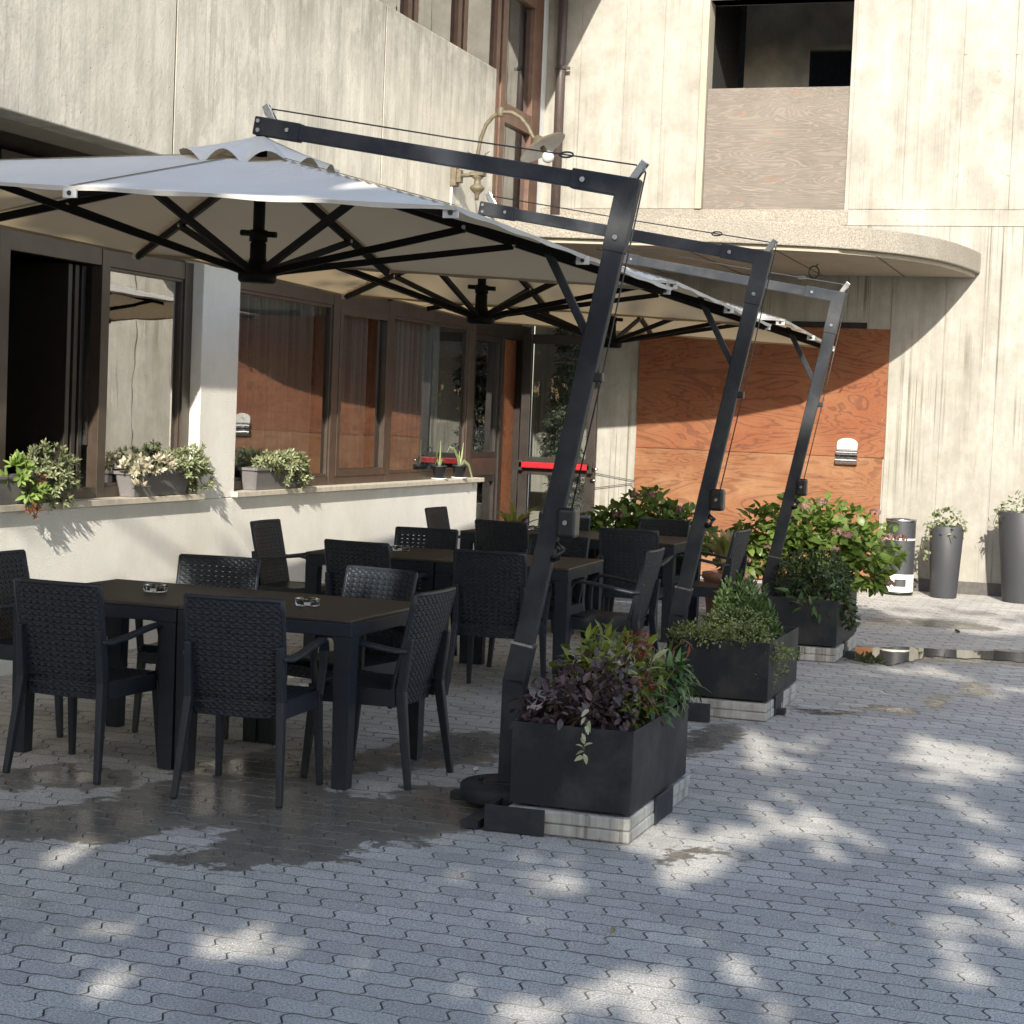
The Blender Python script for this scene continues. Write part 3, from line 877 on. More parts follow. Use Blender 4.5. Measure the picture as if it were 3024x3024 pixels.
# dim interior with blinds
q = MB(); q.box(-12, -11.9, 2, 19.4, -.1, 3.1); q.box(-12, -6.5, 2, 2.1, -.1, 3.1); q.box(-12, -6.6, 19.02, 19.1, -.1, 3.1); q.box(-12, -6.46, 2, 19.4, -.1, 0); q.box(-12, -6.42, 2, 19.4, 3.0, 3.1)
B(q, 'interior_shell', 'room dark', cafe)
q = MB(); q.box(-7.0, -6.95, 9.32, 9.40, 1.75, 2.15); B(q, 'interior_strip', 'warm wood', cafe)
def curtain(y0, y1, x=-6.47):
    q = MB(); n = int((y1 - y0) / .012); v = []
    for i in range(n + 1):
        yy = y0 + (y1 - y0) * i / n
        xx = x + .040 * math.sin(yy * 44 + 1.5 * math.sin(yy * 7)) + .014 * math.sin(yy * 97)
        v += [(xx, yy, 1.02), (xx + .004 * math.sin(yy * 20), yy, 2.6)]
    q.add(v, [(2 * i, 2 * i + 2, 2 * i + 3, 2 * i + 1) for i in range(n)], True)
    B(q, 'curtain', 'curtain', cafe)
curtain(10.50, 11.1); curtain(12.2, 13.92); curtain(14.12, 15.08); curtain(15.32, 16.9)
# upper storey windows
def upwin(y0, y1, z0, z1, fr=.1):
    return win('upper_window', y0, y1, z0, z1, 'wood frame', 'mirror glass', fr, -6.36, -6.28)
upwin(12.5, 15.45, 3.7, 6.5); upwin(15.5, 16.72, 3.7, 6.5); upwin(16.78, 17.86, 3.7, 6.5, .11)
q = MB(); q.box(-6.37, -6.27, 17.90, 18.06, 3.45, 6.5); q.box(-6.37, -6.27, 18.92, 19.22, 3.45, 6.5); q.box(-6.369, -6.271, 18.06, 18.92, 4.66, 4.86); q.box(-6.369, -6.271, 18.06, 18.92, 6.0, 6.5)
ud = B(q, 'upper_door', 'wood frame', cafe, .005)
for z0, z1 in ((3.5, 4.66), (4.86, 6.0)):
    q = MB(); q.add([(XG, 18.06, z0), (XG, 18.92, z0), (XG, 18.92, z1), (XG, 18.06, z1)], [(0, 1, 2, 3)]); q.build('pane', 'mirror glass', ud)
q = MB(); q.box(-6.45, -6.29, 19.225, YW - .003, 3.45, 6.58); B(q, 'upper_wall_strip', 'white paint', cafe)
q = MB(); q.box(-7.2, -6.42, 12, 19.2, 3.4, 6.57); B(q, 'upper_room', 'room dark', cafe)
q = MB(); q.box(-6.5, -6.3, 3, 12.45, 3.36, 6.57); B(q, 'upper_wall', 'plaster', cafe)

# wall lamp on the parapet
lamp = thing('wall_lamp', 'ornate bronze swan neck lamp with tilted round shade on the concrete parapet', 'lamp', (-5.52, 14.6, 3.64))
def LL(mb, name, mat, bevel=0.0):
    return B(mb, name, mat, lamp, bevel)
LY = 14.6
q = MB(); q.box(-5.52, -5.47, LY - .045, LY + .045, 3.55, 3.72); q.box(-5.47, -5.43, LY - .035, LY + .035, 3.58, 3.69); LL(q, 'wall_plate', 'lamp bronze', .006)
q = MB(); q.tube([(-5.44, LY, 3.64), (-5.29, LY, 3.65)], .018, 8); q.box(-5.35, -5.23, LY - .05, LY + .05, 3.635, 3.67); LL(q, 'bracket_arm', 'lamp bronze', .004)
q = MB(); q.lathe([(.0, -.20), (.014, -.20), (.02, -.165), (.022, -.15), (.045, -.125), (.062, -.105), (.062, -.09), (.03, -.065), (.026, -.03), (.05, -.01), (.05, .0), (0, .0)], 14, (-5.29, LY, 3.635)); LL(q, 'finial', 'lamp bronze')
arc = [(-5.29, 3.66), (-5.295, 3.83), (-5.275, 3.95), (-5.235, 4.06), (-5.175, 4.13), (-5.09, 4.165), (-5.01, 4.16), (-4.93, 4.115), (-4.865, 4.04), (-4.82, 3.96), (-4.78, 3.91)]
q = MB(); q.tube([(x, LY, z) for x, z in arc], .017, 10); q.lathe([(.018, -.04), (.03, -.02), (.03, .02), (.018, .04)], 10, (-5.11, LY, 4.165)); LL(q, 'swan_neck', 'lamp bronze')
q = MB()
for s_ in (-1, 1):
    q.tube([(-5.29, LY, 3.70), (-5.29 + .05 * s_, LY, 3.76), (-5.29 + .06 * s_, LY, 3.82), (-5.29 + .10 * s_, LY, 3.84)], [.012, .011, .008, .004], 6)
LL(q, 'scroll_leaf', 'lamp bronze')
nrm = Vector((.55, -.02, -.83)).normalized()
sc_ = Vector((-4.735, LY, 3.875))
q = MB(); q.lathe([(.0, .10), (.03, .10), (.05, .06), (.12, .035), (.205, .0), (.212, -.012)], 28)
qi = MB(); qi.lathe([(.0, .05), (.05, .045), (.12, .02), (.203, -.006), (.211, -.012)], 28)
rotm = nrm.to_track_quat('-Z', 'Y').to_matrix()
for qq, nm_, mm_ in ((q, 'lamp_shade', 'lamp bronze'), (qi, 'shade_lining', 'lamp inner')):
    qq.v = [tuple(rotm @ Vector(v) + sc_) for v in qq.v]
    LL(qq, nm_, mm_)
q = MB(); q.sphere(sc_ + nrm * .10, .052, 14, 10); LL(q, 'bulb', 'bulb')
q = MB(); q.tube([sc_ + nrm * .0, sc_ + nrm * .06], .022, 8); LL(q, 'lamp_socket', 'lamp bronze')
q = MB(); q.tube([(-5.512, LY - .02, 3.55), (-5.512, LY - .02, 3.12)], .010, 6); LL(q, 'cable_duct', 'white paint')

# wall ashtray on the orange board
wa = thing('wall_ashtray', 'chrome wall ashtray with rounded back plate screwed to the orange plywood board', 'ashtray', (-2.80, YW - .022, 1.37))
ax, ay = -2.80, YW - .022
q = MB(); n_ = 12
pl_ = [(-.105, 1.44), (.105, 1.44)] + [(.105 * math.cos(t) if 0 else .105 * math.cos(t * 1.0), 1.50 + .055 * math.sin(t)) for t in [math.pi * k / n_ for k in range(n_ + 1)]]
v = [(ax + a, ay - .012, b) for a, b in pl_] + [(ax + a, ay, b) for a, b in pl_]
k_ = len(pl_)
q.add(v, [tuple(range(k_))] + [(i, k_ + i, k_ + (i + 1) % k_, (i + 1) % k_) for i in range(k_)])
B(q, 'back_plate', 'white paint', wa)
q = MB()
q.tube([(ax - .03, ay - .014, 1.475), (ax - .005, ay - .014, 1.505), (ax + .035, ay - .014, 1.49)], [.002, .006, .002], 5); B(q, 'emblem', 'pot stone', wa)
def halfround(z0, z1, dep, mat, nm):
    q = MB(); v = []
    for i in range(9):
        t = math.pi * i / 8
        v += [(ax - .11, ay - .01 - dep * math.sin(t), z0 + (z1 - z0) * (0.5 + .5 * math.cos(t))), (ax + .11, ay - .01 - dep * math.sin(t), z0 + (z1 - z0) * (0.5 + .5 * math.cos(t)))]
    f = [(2 * i, 2 * i + 1, 2 * i + 3, 2 * i + 2) for i in range(8)]
    q.add(v, f, True); q.add([v[2 * i] for i in range(9)], [tuple(range(9))]); q.add([v[2 * i + 1] for i in range(9)], [tuple(range(9))[::-1]])
    B(q, nm, mat, wa)
halfround(1.37, 1.435, .05, 'chrome', 'flap')
halfround(1.275, 1.365, .07, 'chrome', 'tray')

# ------------------------------------------------------------------ parasols
def canopy_z(x, y):
    r = max(abs(x), abs(y)) / 1.5
    a, b = abs(x) + 1e-6, abs(y) + 1e-6
    t = min(a, b) / max(a, b)
    sag = math.sin(math.pi * t) * .036 * math.sin(math.pi * min(1, r) ** 1.2)
    return 2.755 - .362 * r - sag - .047 * x - .013 * y
def make_parasol():
    t = thing('cantilever_parasol', 'x', 'parasol', (-3.67, 7.34, 0), 0, 'cantilever parasols in a row')
    def P(mb, name, mat, parent=None, bevel=0.0, seg=2):
        return mb.build(name, mat, parent or t, bevel, seg)
    # canopy
    n = 40
    q = MB(); v = []
    for j in range(n + 1):
        for i in range(n + 1):
            x, y = -1.5 + 3 * i / n, -1.5 + 3 * j / n
            v.append((x, y, canopy_z(x, y)))
    q.add(v, [(j * (n + 1) + i, j * (n + 1) + i + 1, (j + 1) * (n + 1) + i + 1, (j + 1) * (n + 1) + i) for j in range(n) for i in range(n) if not (abs(i + .5 - n / 2) < 2.5 and abs(j + .5 - n / 2) < 2.5)], False)
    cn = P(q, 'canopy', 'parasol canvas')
    for a, b in ((-1, -1), (0, -1), (1, -1), (1, 0), (1, 1), (0, 1), (-1, 1), (-1, 0)):
        q = MB(); v = []
        sd_ = Vector((-b, a, 0)).normalized() * .011
        for i in range(13):
            k_ = .14 + .86 * i / 12
            x, y = 1.498 * a * k_, 1.498 * b * k_
            z = canopy_z(x, y) + .0035
            v += [(x - sd_.x, y - sd_.y, z - .001), (x + sd_.x, y + sd_.y, z - .001)]
        q.add(v, [(2 * i, 2 * i + 1, 2 * i + 3, 2 * i + 2) for i in range(12)])
        P(q, 'seam', 'parasol canvas', cn)
    # hem that hangs a little
    q = MB(); v = []
    per = [(-1.5 + 3 * i / 48, -1.5) for i in range(48)] + [(1.5, -1.5 + 3 * i / 48) for i in range(48)] + [(1.5 - 3 * i / 48, 1.5) for i in range(48)] + [(-1.5, 1.5 - 3 * i / 48) for i in range(48)]
    for k, (x, y) in enumerate(per):
        z = canopy_z(x, y)
        v += [(x, y, z + .001), (x * .996, y * .996, z - .014 - .003 * math.sin(k * .9))]
    m = len(per)
    q.add(v, [(2 * k, 2 * k + 1, 2 * ((k + 1) % m) + 1, 2 * ((k + 1) % m)) for k in range(m)])
    P(q, 'hem', 'parasol canvas', cn)
    # vent flap with a scalloped edge
    q = MB(); v = [(0, 0, 2.832)]; m = 96; rings = 6
    for j in range(1, rings + 1):
        r = .31 * j / rings
        for k in range(m):
            a = 2 * math.pi * k / m
            w = abs(math.sin(a * 5 + .4))
            sq = 1 / max(abs(math.cos(a)), abs(math.sin(a))) ** .5
            z = 2.826 - .135 * (j / rings) ** 1.1 + (.070 * w - .036) * (j / rings) ** 2.2
            v.append((r * sq * math.cos(a), r * sq * math.sin(a), z - .047 * r * math.cos(a)))
    f = [(0, 1 + k, 1 + (k + 1) % m) for k in range(m)]
    for j in range(rings - 1):
        f += [(1 + j * m + k, 1 + (j + 1) * m + k, 1 + (j + 1) * m + (k + 1) % m, 1 + j * m + (k + 1) % m) for k in range(m)]
    q.add(v, f, True)
    P(q, 'vent_flap', 'parasol canvas', cn)
    for (x, y) in ((1.47, -1.48), (1.47, 1.46), (0, -1.50), (-1.47, 1.47), (-1.47, -1.47), (1.49, 0)):
        z = canopy_z(x, y)
        q = MB(); q.box(x - .028, x + .028, y - .004, y + .004, z - .042, z - .008)
        tb_ = P(q, 'corner_tab', 'white tape', None)
        q = MB(); q.tube([(x, y - .003, z - .025), (x, y - .009, z - .025)], .009, 8); P(q, 'eyelet', 'black plastic', tb_)
    # ribs and struts
    for a, b in ((-1, -1), (0, -1), (1, -1), (1, 0), (1, 1), (0, 1), (-1, 1), (-1, 0)):
        x, y = 1.46 * a, 1.46 * b
        z1 = 2.755 - .362 * .973 - .047 * x - .013 * y - .03
        q = MB(); q.beam((.05 * a, .05 * b, 2.70), (x, y, z1), .022, .036); rb = P(q, 'rib', 'dark rib metal', None, .003)
        k = .60 if a * b else .66
        hz = 2.70 + (z1 - 2.70) * k - .012
        q = MB(); q.beam((.07 * a / math.hypot(a, b), .07 * b / math.hypot(a, b), 2.235), (x * k, y * k, hz), .024, .030); P(q, 'strut', 'dark rib metal', None, .003)
        pr_ = Vector((-b, a, 0)).normalized() * .014
        q = MB(); c0 = Vector((x * k, y * k, hz + .006)); q.tube([c0 - pr_ * 1.2, c0 + pr_ * 1.2], .009, 8); P(q, 'rivet', 'chrome', rb)
    q = MB(); q.tube([(0, 0, 2.20), (0, 0, 2.84)], .026, 14); P(q, 'centre_pole', 'dark rib metal')
    q = MB(); q.lathe([(0, 0), (.075, 0), (.085, .012), (.085, .05), (.05, .06), (.036, .11), (.036, .17), (.03, .18)], 20, (0, 0, 2.185)); P(q, 'hub', 'dark rib metal')
    q = MB(); q.tube([(-.085, 0, 2.405), (.085, 0, 2.395)], .014, 8); q.lathe([(.027, -.03), (.04, -.03), (.04, .02), (.027, .02)], 14, (0, 0, 2.395)); P(q, 'handle_bar', 'dark rib metal')
    q = MB(); q.lathe([(.026, 0), (.06, 0), (.06, .03), (.026, .03)], 16, (0, 0, 2.69)); P(q, 'crown', 'dark rib metal')
    # arm, elbow, mast
    q = MB(); q.beam((1.45, 0, 2.632), (.14, 0, 2.842), .046, .068); P(q, 'arm', 'powder coated metal', None, .006)
    q = MB(); q.beam((.19, 0, 2.834), (-.03, 0, 2.870), .056, .080); ae = P(q, 'arm_end_cap', 'powder coated metal', None, .006)
    for bx, bz in ((-.005, .02), (-.005, -.02), (.135, .0)):
        q = MB(); c0 = Vector((bx, -.028, 2.866 - .16 * bx + bz)); q.tube([c0, c0 + Vector((0, -.008, 0))], .009, 10); P(q, 'bolt', 'chrome', ae)
    e0, e1, e2 = Vector((1.43, 0, 2.637)), Vector((1.672, 0, 2.598)), Vector((1.622, 0, 2.335))
    q = MB(); q.beam(e0, e1 + (e1 - e0).normalized() * .046, .060, .082); q.beam(e1 + (e1 - e2).normalized() * .039, e2, .060 + .0012, .094, (1, 0, 0))
    el = P(q, 'elbow', 'powder coated metal', None, .006)
    for c0 in (e0 + (e1 - e0) * .22, e2 + (e1 - e2) * .22):
        q = MB(); q.tube([c0 + Vector((0, -.030, 0)), c0 + Vector((0, -.038, 0))], .011, 10); P(q, 'bolt', 'chrome', el)
    q = MB(); q.beam((1.625, 0, 2.35), (1.298, 0, .66), .052, .084, (1, 0, 0)); P(q, 'mast', 'powder coated metal', None, .006)
    q = MB(); q.beam((1.304, 0, .69), (1.272, 0, .525), .064, .097, (1, 0, 0)); q.beam((1.272, 0, .545), (1.268, 0, .085), .064, .097, (1, 0, 0)); lp = P(q, 'lower_post', 'powder coated metal', None, .006)
    q = MB(); q.beam((1.3045, 0, .698), (1.303, 0, .688), .066, .100, (1, 0, 0)); P(q, 'post_collar', 'chrome', lp)
    q = MB(); q.tube([(1.318, -.01, .30), (1.375, -.01, .30)], .008, 8); P(q, 'locking_pin', 'chrome', lp)
    q = MB(); q.tube([(1.37, -.01, .30), (1.385, -.01, .30), (1.41, -.01, .30), (1.42, -.01, .30)], [.015, .032, .032, .02], 10); P(q, 'locking_knob', 'black plastic', lp)
    # brace from the rib to the mast
    q = MB(); q.beam((1.315, 0, 2.375), (1.525, 0, 1.99), .022, .034); P(q, 'brace', 'powder coated metal', None, .003)
    # crank, cable, pulleys
    q = MB(); q.box(1.438, 1.515, -.045, .045, 1.15, 1.275); P(q, 'crank_box', 'black plastic', None, .016, 3)
    q = MB(); q.tube([(1.475, -.046, 1.215), (1.475, -.052, 1.215)], .010, 10); P(q, 'crank_cap', 'chrome')
    q = MB(); q.tube([(1.425, 0, 1.12), (1.46, -.02, 1.10), (1.445, -.03, 1.07), (1.42, -.02, 1.06)], .016, 8); P(q, 'crank_handle', 'black plastic')
    q = MB(); q.box(1.55, 1.60, -.02, .02, 1.80, 1.84); P(q, 'cable_clip', 'black plastic', None, .006)
    q = MB(); q.tube([(.02, 0, 2.945), (.9, 0, 2.806), (1.70, 0, 2.690), (1.742, 0, 2.66)], .0035, 5); q.tube([(1.742, 0, 2.66), (1.60, 0, 1.86), (1.487, 0, 1.27)], .0035, 5); P(q, 'cable', 'cable')
    for a, b in ((1.28, 1.42),):
        q = MB(); q.tube([(1.40 + .03 * math.cos(t), 0, 2.734 + .011 * math.sin(t)) for t in [2 * math.pi * k / 12 for k in range(13)]], .004, 6); P(q, 'carabiner', 'cable')
    for c0, lean in ((Vector((.03, 0, 2.93)), .5), (Vector((1.722, 0, 2.675)), -.6)):
        q = MB()
        for s_ in (-1, 1):
            q.beam(c0 + Vector((lean * .055, s_ * .013, -.045)), c0 + Vector((-lean * .03, s_ * .013, .028)), .004, .032)
        q.tube([c0 + Vector((0, -.011, 0)), c0 + Vector((0, .011, 0))], .020, 12)
        P(q, 'pulley', 'chrome', None, .002)
    # base
    q = MB(); q.lathe([(0, .03), (.20, .03), (.215, .04), (.215, .09), (.205, .098), (0, .098)], 32, (1.27, 0, 0)); P(q, 'turning_disc', 'powder coated metal')
    q = MB(); q.box(1.16, 1.40, -.06, .06, .098, .108); q.tube([(1.15, -.04, .105), (1.15, -.04, .125)], .012, 8); P(q, 'foot_plate', 'powder coated metal')
    q = MB(); q.beam((1.0, .03, .02), (1.92, .03, .02), .07, .03); q.beam((1.27, -.5, .02), (1.27, .56, .02), .07, .03); P(q, 'cross_base', 'powder coated metal')
    q = MB(); q.box(1.33, 1.58, -.495, -.485, .004, .108); q.box(1.330, 1.340, -.4851, -.30, .0045, .10); P(q, 'edge_plate', 'powder coated metal', None, .003)
    q = MB(); q.box(1.935, 1.945, -.09, .20, .004, .115); P(q, 'edge_plate', 'powder coated metal', None, .003)
    return t
par0 = make_parasol()
par0['label'] = 'nearest cream parasol, leaning dark mast beside the planter of purple foliage'
par0.rotation_euler.z = R(-.4)
par1 = dup(par0, (-3.70, 10.36, 0), R(1.6), 'middle cream parasol, leaning dark mast beside the planter of small leaved boxwood')
par2 = dup(par0, (-3.72, 13.33, 0), R(2.4), 'farthest cream parasol, grey sunlit elbow in front of the concrete canopy slab')

for par_, dx_ in ((par0, -.024), (par1, -.07), (par2, -.096)):
    for o_ in kids(par_):
        if o_.name.startswith('edge_plate') and o_.bound_box[0][0] > 1.8:
            o_.location.x = dx_; o_.location.y = .03
# ballast slabs and planters
q = MB()
q.box(-.252, .252, -.247, .247, -.024, .024)
bm_ = bmesh.new()
bsl = thing('ballast_slab_source', None, None); bpy.data.objects.remove(bsl)
def ballast(x, y, z, label):
    qq = MB(); qq.box(-.252, .252, -.247, .247, -.024, .024)
    o = qq.build('ballast_slab', 'white slab', None, .007, 2)
    o.location = (x + rng.uniform(-.004, .004), y + rng.uniform(-.004, .004), z); o.rotation_euler = (0, 0, rng.gauss(0, .006))
    tag(o, label, 'ballast slab', 'concrete ballast slabs under the planters')
NM = ('first, purple leaved', 'second, boxwood', 'third, farthest')
PY = (6.87, 10.12, 12.96)
PX = (-2.012, -2.085, -2.13)
for i in range(3):
    for a, (wy, wn_) in enumerate(((PY[i] + .25, 'near'), (PY[i] + .79, 'far'))):
        ballast(PX[i], wy, .027, 'pale concrete slab, lower one of the %s pair under the %s planter' % (wn_, NM[i]))
        ballast(PX[i], wy, .0765, 'pale concrete slab, upper one of the %s pair under the %s planter' % (wn_, NM[i]))
def make_planter(i, label):
    t = thing('metal_planter', label, 'planter', (PX[i] + .0, PY[i] + .50, .101), 0, 'dark metal planters beside the parasol masts')
    w, d, h, th = .248, .475, .338, .006
    q = MB(); q.box(-w, -w + th, -d + th, d - th, .012, h); q.box(w - th, w, -d + th, d - th, .012, h); q.box(-w, w, -d, -d + th, .012, h); q.box(-w, w, d - th, d, .012, h); q.box(-w + th, w - th, -d + th, d - th, .012, .02)
    q.build('planter_box', 'planter metal', t, .002)
    q = MB(); q.box(-w + th + .001, w - th - .001, -d + th + .001, d - th - .001, .02, h - .04); q.build('soil', 'soil', t)
    for sx in (-1, 1):
        for sy in (-1, 1):
            q = MB(); q.box(sx * .19 - .02, sx * .19 + .02, sy * .4 - .02, sy * .4 + .02, 0, .0115); q.build('foot', 'black plastic', t)
    return t
make_planter(0, 'dark metal planter holding purple and yellow green foliage, nearest to the camera')
make_planter(1, 'dark metal planter holding boxwood and trailing small leaves, second from the camera')
make_planter(2, 'dark metal planter holding dark bushy shrubs, farthest of the three')

# ------------------------------------------------------------------ wicker chairs
def weave(u, v, nu, nv):
    """height of a moulded wicker weave, u across, v along, both 0..1"""
    row = math.floor(v * nv)
    fv = v * nv - row
    uu = u * nu + (0.5 if row % 2 else 0)
    fu = uu - math.floor(uu)
    return (max(0, math.sin(math.pi * fu)) ** .55) * (.68 + .32 * max(0, math.sin(math.pi * fv)) ** .5)
def back_surface(u, v):
    """u,v in 0..1 -> point on the chair back, v from bottom to top"""
    z = .345 + .505 * v
    hw = .190 + .017 * math.sin(min(1, v * 1.3) * math.pi / 2) 
    x = (u * 2 - 1) * hw
    y = -.205 - .075 * v ** 1.4 + .03 * (1 - v) ** 2 * 1.2
    y -= .020 * (1 - (u * 2 - 1) ** 2)
    return x, y, z
def make_chair():
    t = thing('wicker_chair', 'x', 'chair', (0, 0, 0), 0, 'dark wicker pattern armchairs')
    nu, nv = 11, 40
    cu, cv = nu * 6, nv * 3
    for side, nm in ((0, 'backrest'),):
        q = MB(); v = []
        for j in range(cv + 1):
            for i in range(cu + 1):
                u, w = i / cu, j / cv
                x, y, z = back_surface(u, w)
                h = .0066 * weave(u * .9999, w * .9999, nu, nv)
                v.append((x, y - h, z))
        nb = len(v)
        for j in range(cv + 1):
            for i in range(cu + 1):
                u, w = i / cu, j / cv
                x, y, z = back_surface(u, w)
                h = .0066 * weave(u * .9999, w * .9999, nu, nv)
                v.append((x, y + .008 + h, z))
        f = []
        def hole(i, j):
            row = j // 3
            if row % 2: return False
            ph = (i + (3 if row % 2 else 0)) % 6
            return ph in (0, 5) and 3 < i < cu - 4 and 6 < j < cv - 6 and (j % 3 == 1)
        W = cu + 1
        for j in range(cv):
            for i in range(cu):
                a = j * W + i
                if hole(i, j):
                    b = a + nb
                    f += [(a, b, b + 1, a + 1), (a + 1, b + 1, b + 1 + W, a + 1 + W), (a + 1 + W, b + 1 + W, b + W, a + W), (a + W, b + W, b, a)]
                    continue
                f.append((a, a + W, a + W + 1, a + 1)[::-1])
                b = a + nb
                f.append((b, b + W, b + W + 1, b + 1))
        q.add(v, f, True)
        q.build(nm, 'resin', t)
    # frame rim round the back
    rim = [back_surface(0, w / 10) for w in range(11)] + [back_surface(u / 8, 1) for u in range(9)] + [back_surface(1, 1 - w / 10) for w in range(11)]
    q = MB(); q.tube([(x * 1.02, y + .004, z) for x, y, z in rim], .0115, 8); q.build('back_rim', 'resin', t)
    # seat
    nu2, nv2 = 12, 20
    cu, cv = nu2 * 5, nv2 * 3
    q = MB(); v = []
    for j in range(cv + 1):
        for i in range(cu + 1):
            u, w = i / cu, j / cv
            hw = .205 + .02 * w
            x = (u * 2 - 1) * hw
            y = -.215 + .435 * w
            z = .435 - .014 * math.sin(math.pi * min(1, w * 1.15)) - (.03 * ((w - .88) / .12) ** 2 if w > .88 else 0)
            z += .0035 * weave(u * .9999, w * .9999, nu2, nv2)
            v.append((x, y, z))
    W = cu + 1
    q.add(v, [(j * W + i, j * W + i + 1, (j + 1) * W + i + 1, (j + 1) * W + i) for j in range(cv) for i in range(cu)], True)
    q.build('seat', 'resin', t)
    # apron: front strip with weave, sides, back
    q = MB(); v = []
    n_ = 60
    for j in range(13):
        for i in range(n_ + 1):
            u, w = i / n_, j / 12
            x = (u * 2 - 1) * .226
            v.append((x, .222 + .004 * weave(u * .999, w * .999, 12, 3) + .01 * (1 - (2 * u - 1) ** 2), .405 - .055 * w))
    q.add(v, [(j * (n_ + 1) + i, (j + 1) * (n_ + 1) + i, (j + 1) * (n_ + 1) + i + 1, j * (n_ + 1) + i + 1) for j in range(12) for i in range(n_)], True)
    for s_ in (-1, 1):
        q.beam((s_ * .214, -.2, .392), (s_ * .228, .215, .388), .014, .075)
    q.beam((-.19, -.165, .405), (.19, -.165, .405), .012, .04)
    q.box(-.2, .2, -.2, .21, .40, .408)
    q.build('seat_apron', 'resin', t)
    # legs: rear ones sweep up into the back, front ones carry the arms
    for s_ in (-1, 1):
        q = MB()
        q.beam((s_ * .200, -.250, .66), (s_ * .203, -.222, .42), .030, .040, (0, 1, 0), .034, .044)
        q.beam((s_ * .203, -.222, .425), (s_ * .232, -.285, .0), .036, .046, (0, 1, 0), .026, .030)
        q.build('leg', 'resin', t, .006)
    for s_ in (-1, 1):
        q = MB(); q.beam((s_ * .222, .19, .40), (s_ * .236, .225, 0), .040, .042, (0, 1, 0), .026, .028); q.build('leg', 'resin', t, .006)
    for s_ in (-1, 1):
        q = MB()
        pth = [(.205, -.245, .605), (.228, -.20, .602), (.244, -.10, .618), (.252, .03, .640), (.254, .12, .650), (.252, .165, .640), (.248, .188, .60), (.242, .192, .52), (.232, .185, .40)]
        v = []
        for k, (x, y, z) in enumerate(pth):
            p0, p1 = pth[max(k - 1, 0)], pth[min(k + 1, len(pth) - 1)]
            d = Vector([b - a for a, b in zip(p0, p1)]).normalized()
            sd = Vector((1, .1, 0)) - d * Vector((1, .1, 0)).dot(d); sd.normalize()
            nn = sd.cross(d)
            wd = .044 if 0 < k < 7 else .036
            for a, b in ((-.5, -.35), (.5, -.35), (.5, .25), (.25, .5), (-.25, .5), (-.5, .25)):
                pt = Vector((x, y, z)) + sd * a * wd + nn * b * .024 * (-1 if 0 else 1)
                v.append((s_ * pt.x, pt.y, pt.z))
        f = []
        for k in range(len(pth) - 1):
            for m in range(6):
                f.append((k * 6 + m, k * 6 + (m + 1) % 6, (k + 1) * 6 + (m + 1) % 6, (k + 1) * 6 + m))
        f += [tuple(range(6))[::-1], tuple((len(pth) - 1) * 6 + m for m in range(6))]
        q.add(v, f, False)
        q.build('armrest', 'resin', t, .004)
    return t
ch0 = make_chair()
CH = [
 (-3.49, 7.08, 6, 'dark wicker chair seen from behind at the front table, the right one'),
 (-4.33, 7.15, -2, 'dark wicker chair seen from behind at the front table, the left one'),
 (-3.17, 7.66, 87, 'dark wicker chair at the right end of the front table, beside the first planter'),
 (-4.40, 8.28, 188, 'dark wicker chair across the front table, bright dots showing through its weave'),
 (-3.58, 8.24, 165, 'dark wicker chair across the front table, its back catching a grey sheen'),
 (-5.07, 7.95, -88, 'dark wicker chair at the left end of the front table, cut off'),
 (-3.50, 10.34, 4, 'dark wicker chair at the middle table just left of the nearest mast'),
 (-4.33, 10.42, -5, 'dark wicker chair at the near left of the middle table'),
 (-3.02, 11.06, 90, 'dark wicker chair at the right end of the middle table, seat lit by sun'),
 (-4.47, 11.42, 187, 'dark wicker chair across the middle table against the white low wall'),
 (-3.62, 11.50, 172, 'dark wicker chair across the middle table, partly hidden behind the nearest mast'),
 (-5.34, 11.48, -90, 'dark wicker chair at the left end of the middle table, seen side on'),
 (-3.44, 13.23, 5, 'dark wicker chair seen from behind at the back table, right one'),
 (-4.38, 13.28, -8, 'dark wicker chair seen from behind at the back table, left one'),
 (-3.00, 13.70, 86, 'dark wicker chair at the right end of the back table between two masts'),
 (-3.58, 14.28, 172, 'dark wicker chair across the back table in front of the hydrangea'),
 (-4.40, 14.38, 184, 'dark wicker chair across the back table in front of the glass door'),
 (-5.17, 14.32, -92, 'dark wicker chair at the left end of the back table by the wall corner'),
]
for k, (x, y, a, lb) in enumerate(CH):
    if k == 0:
        ch0.location = (x, y, 0); ch0.rotation_euler = (0, 0, R(a)); ch0['label'] = lb
    else:
        dup(ch0, (x, y, 0), R(a), lb)

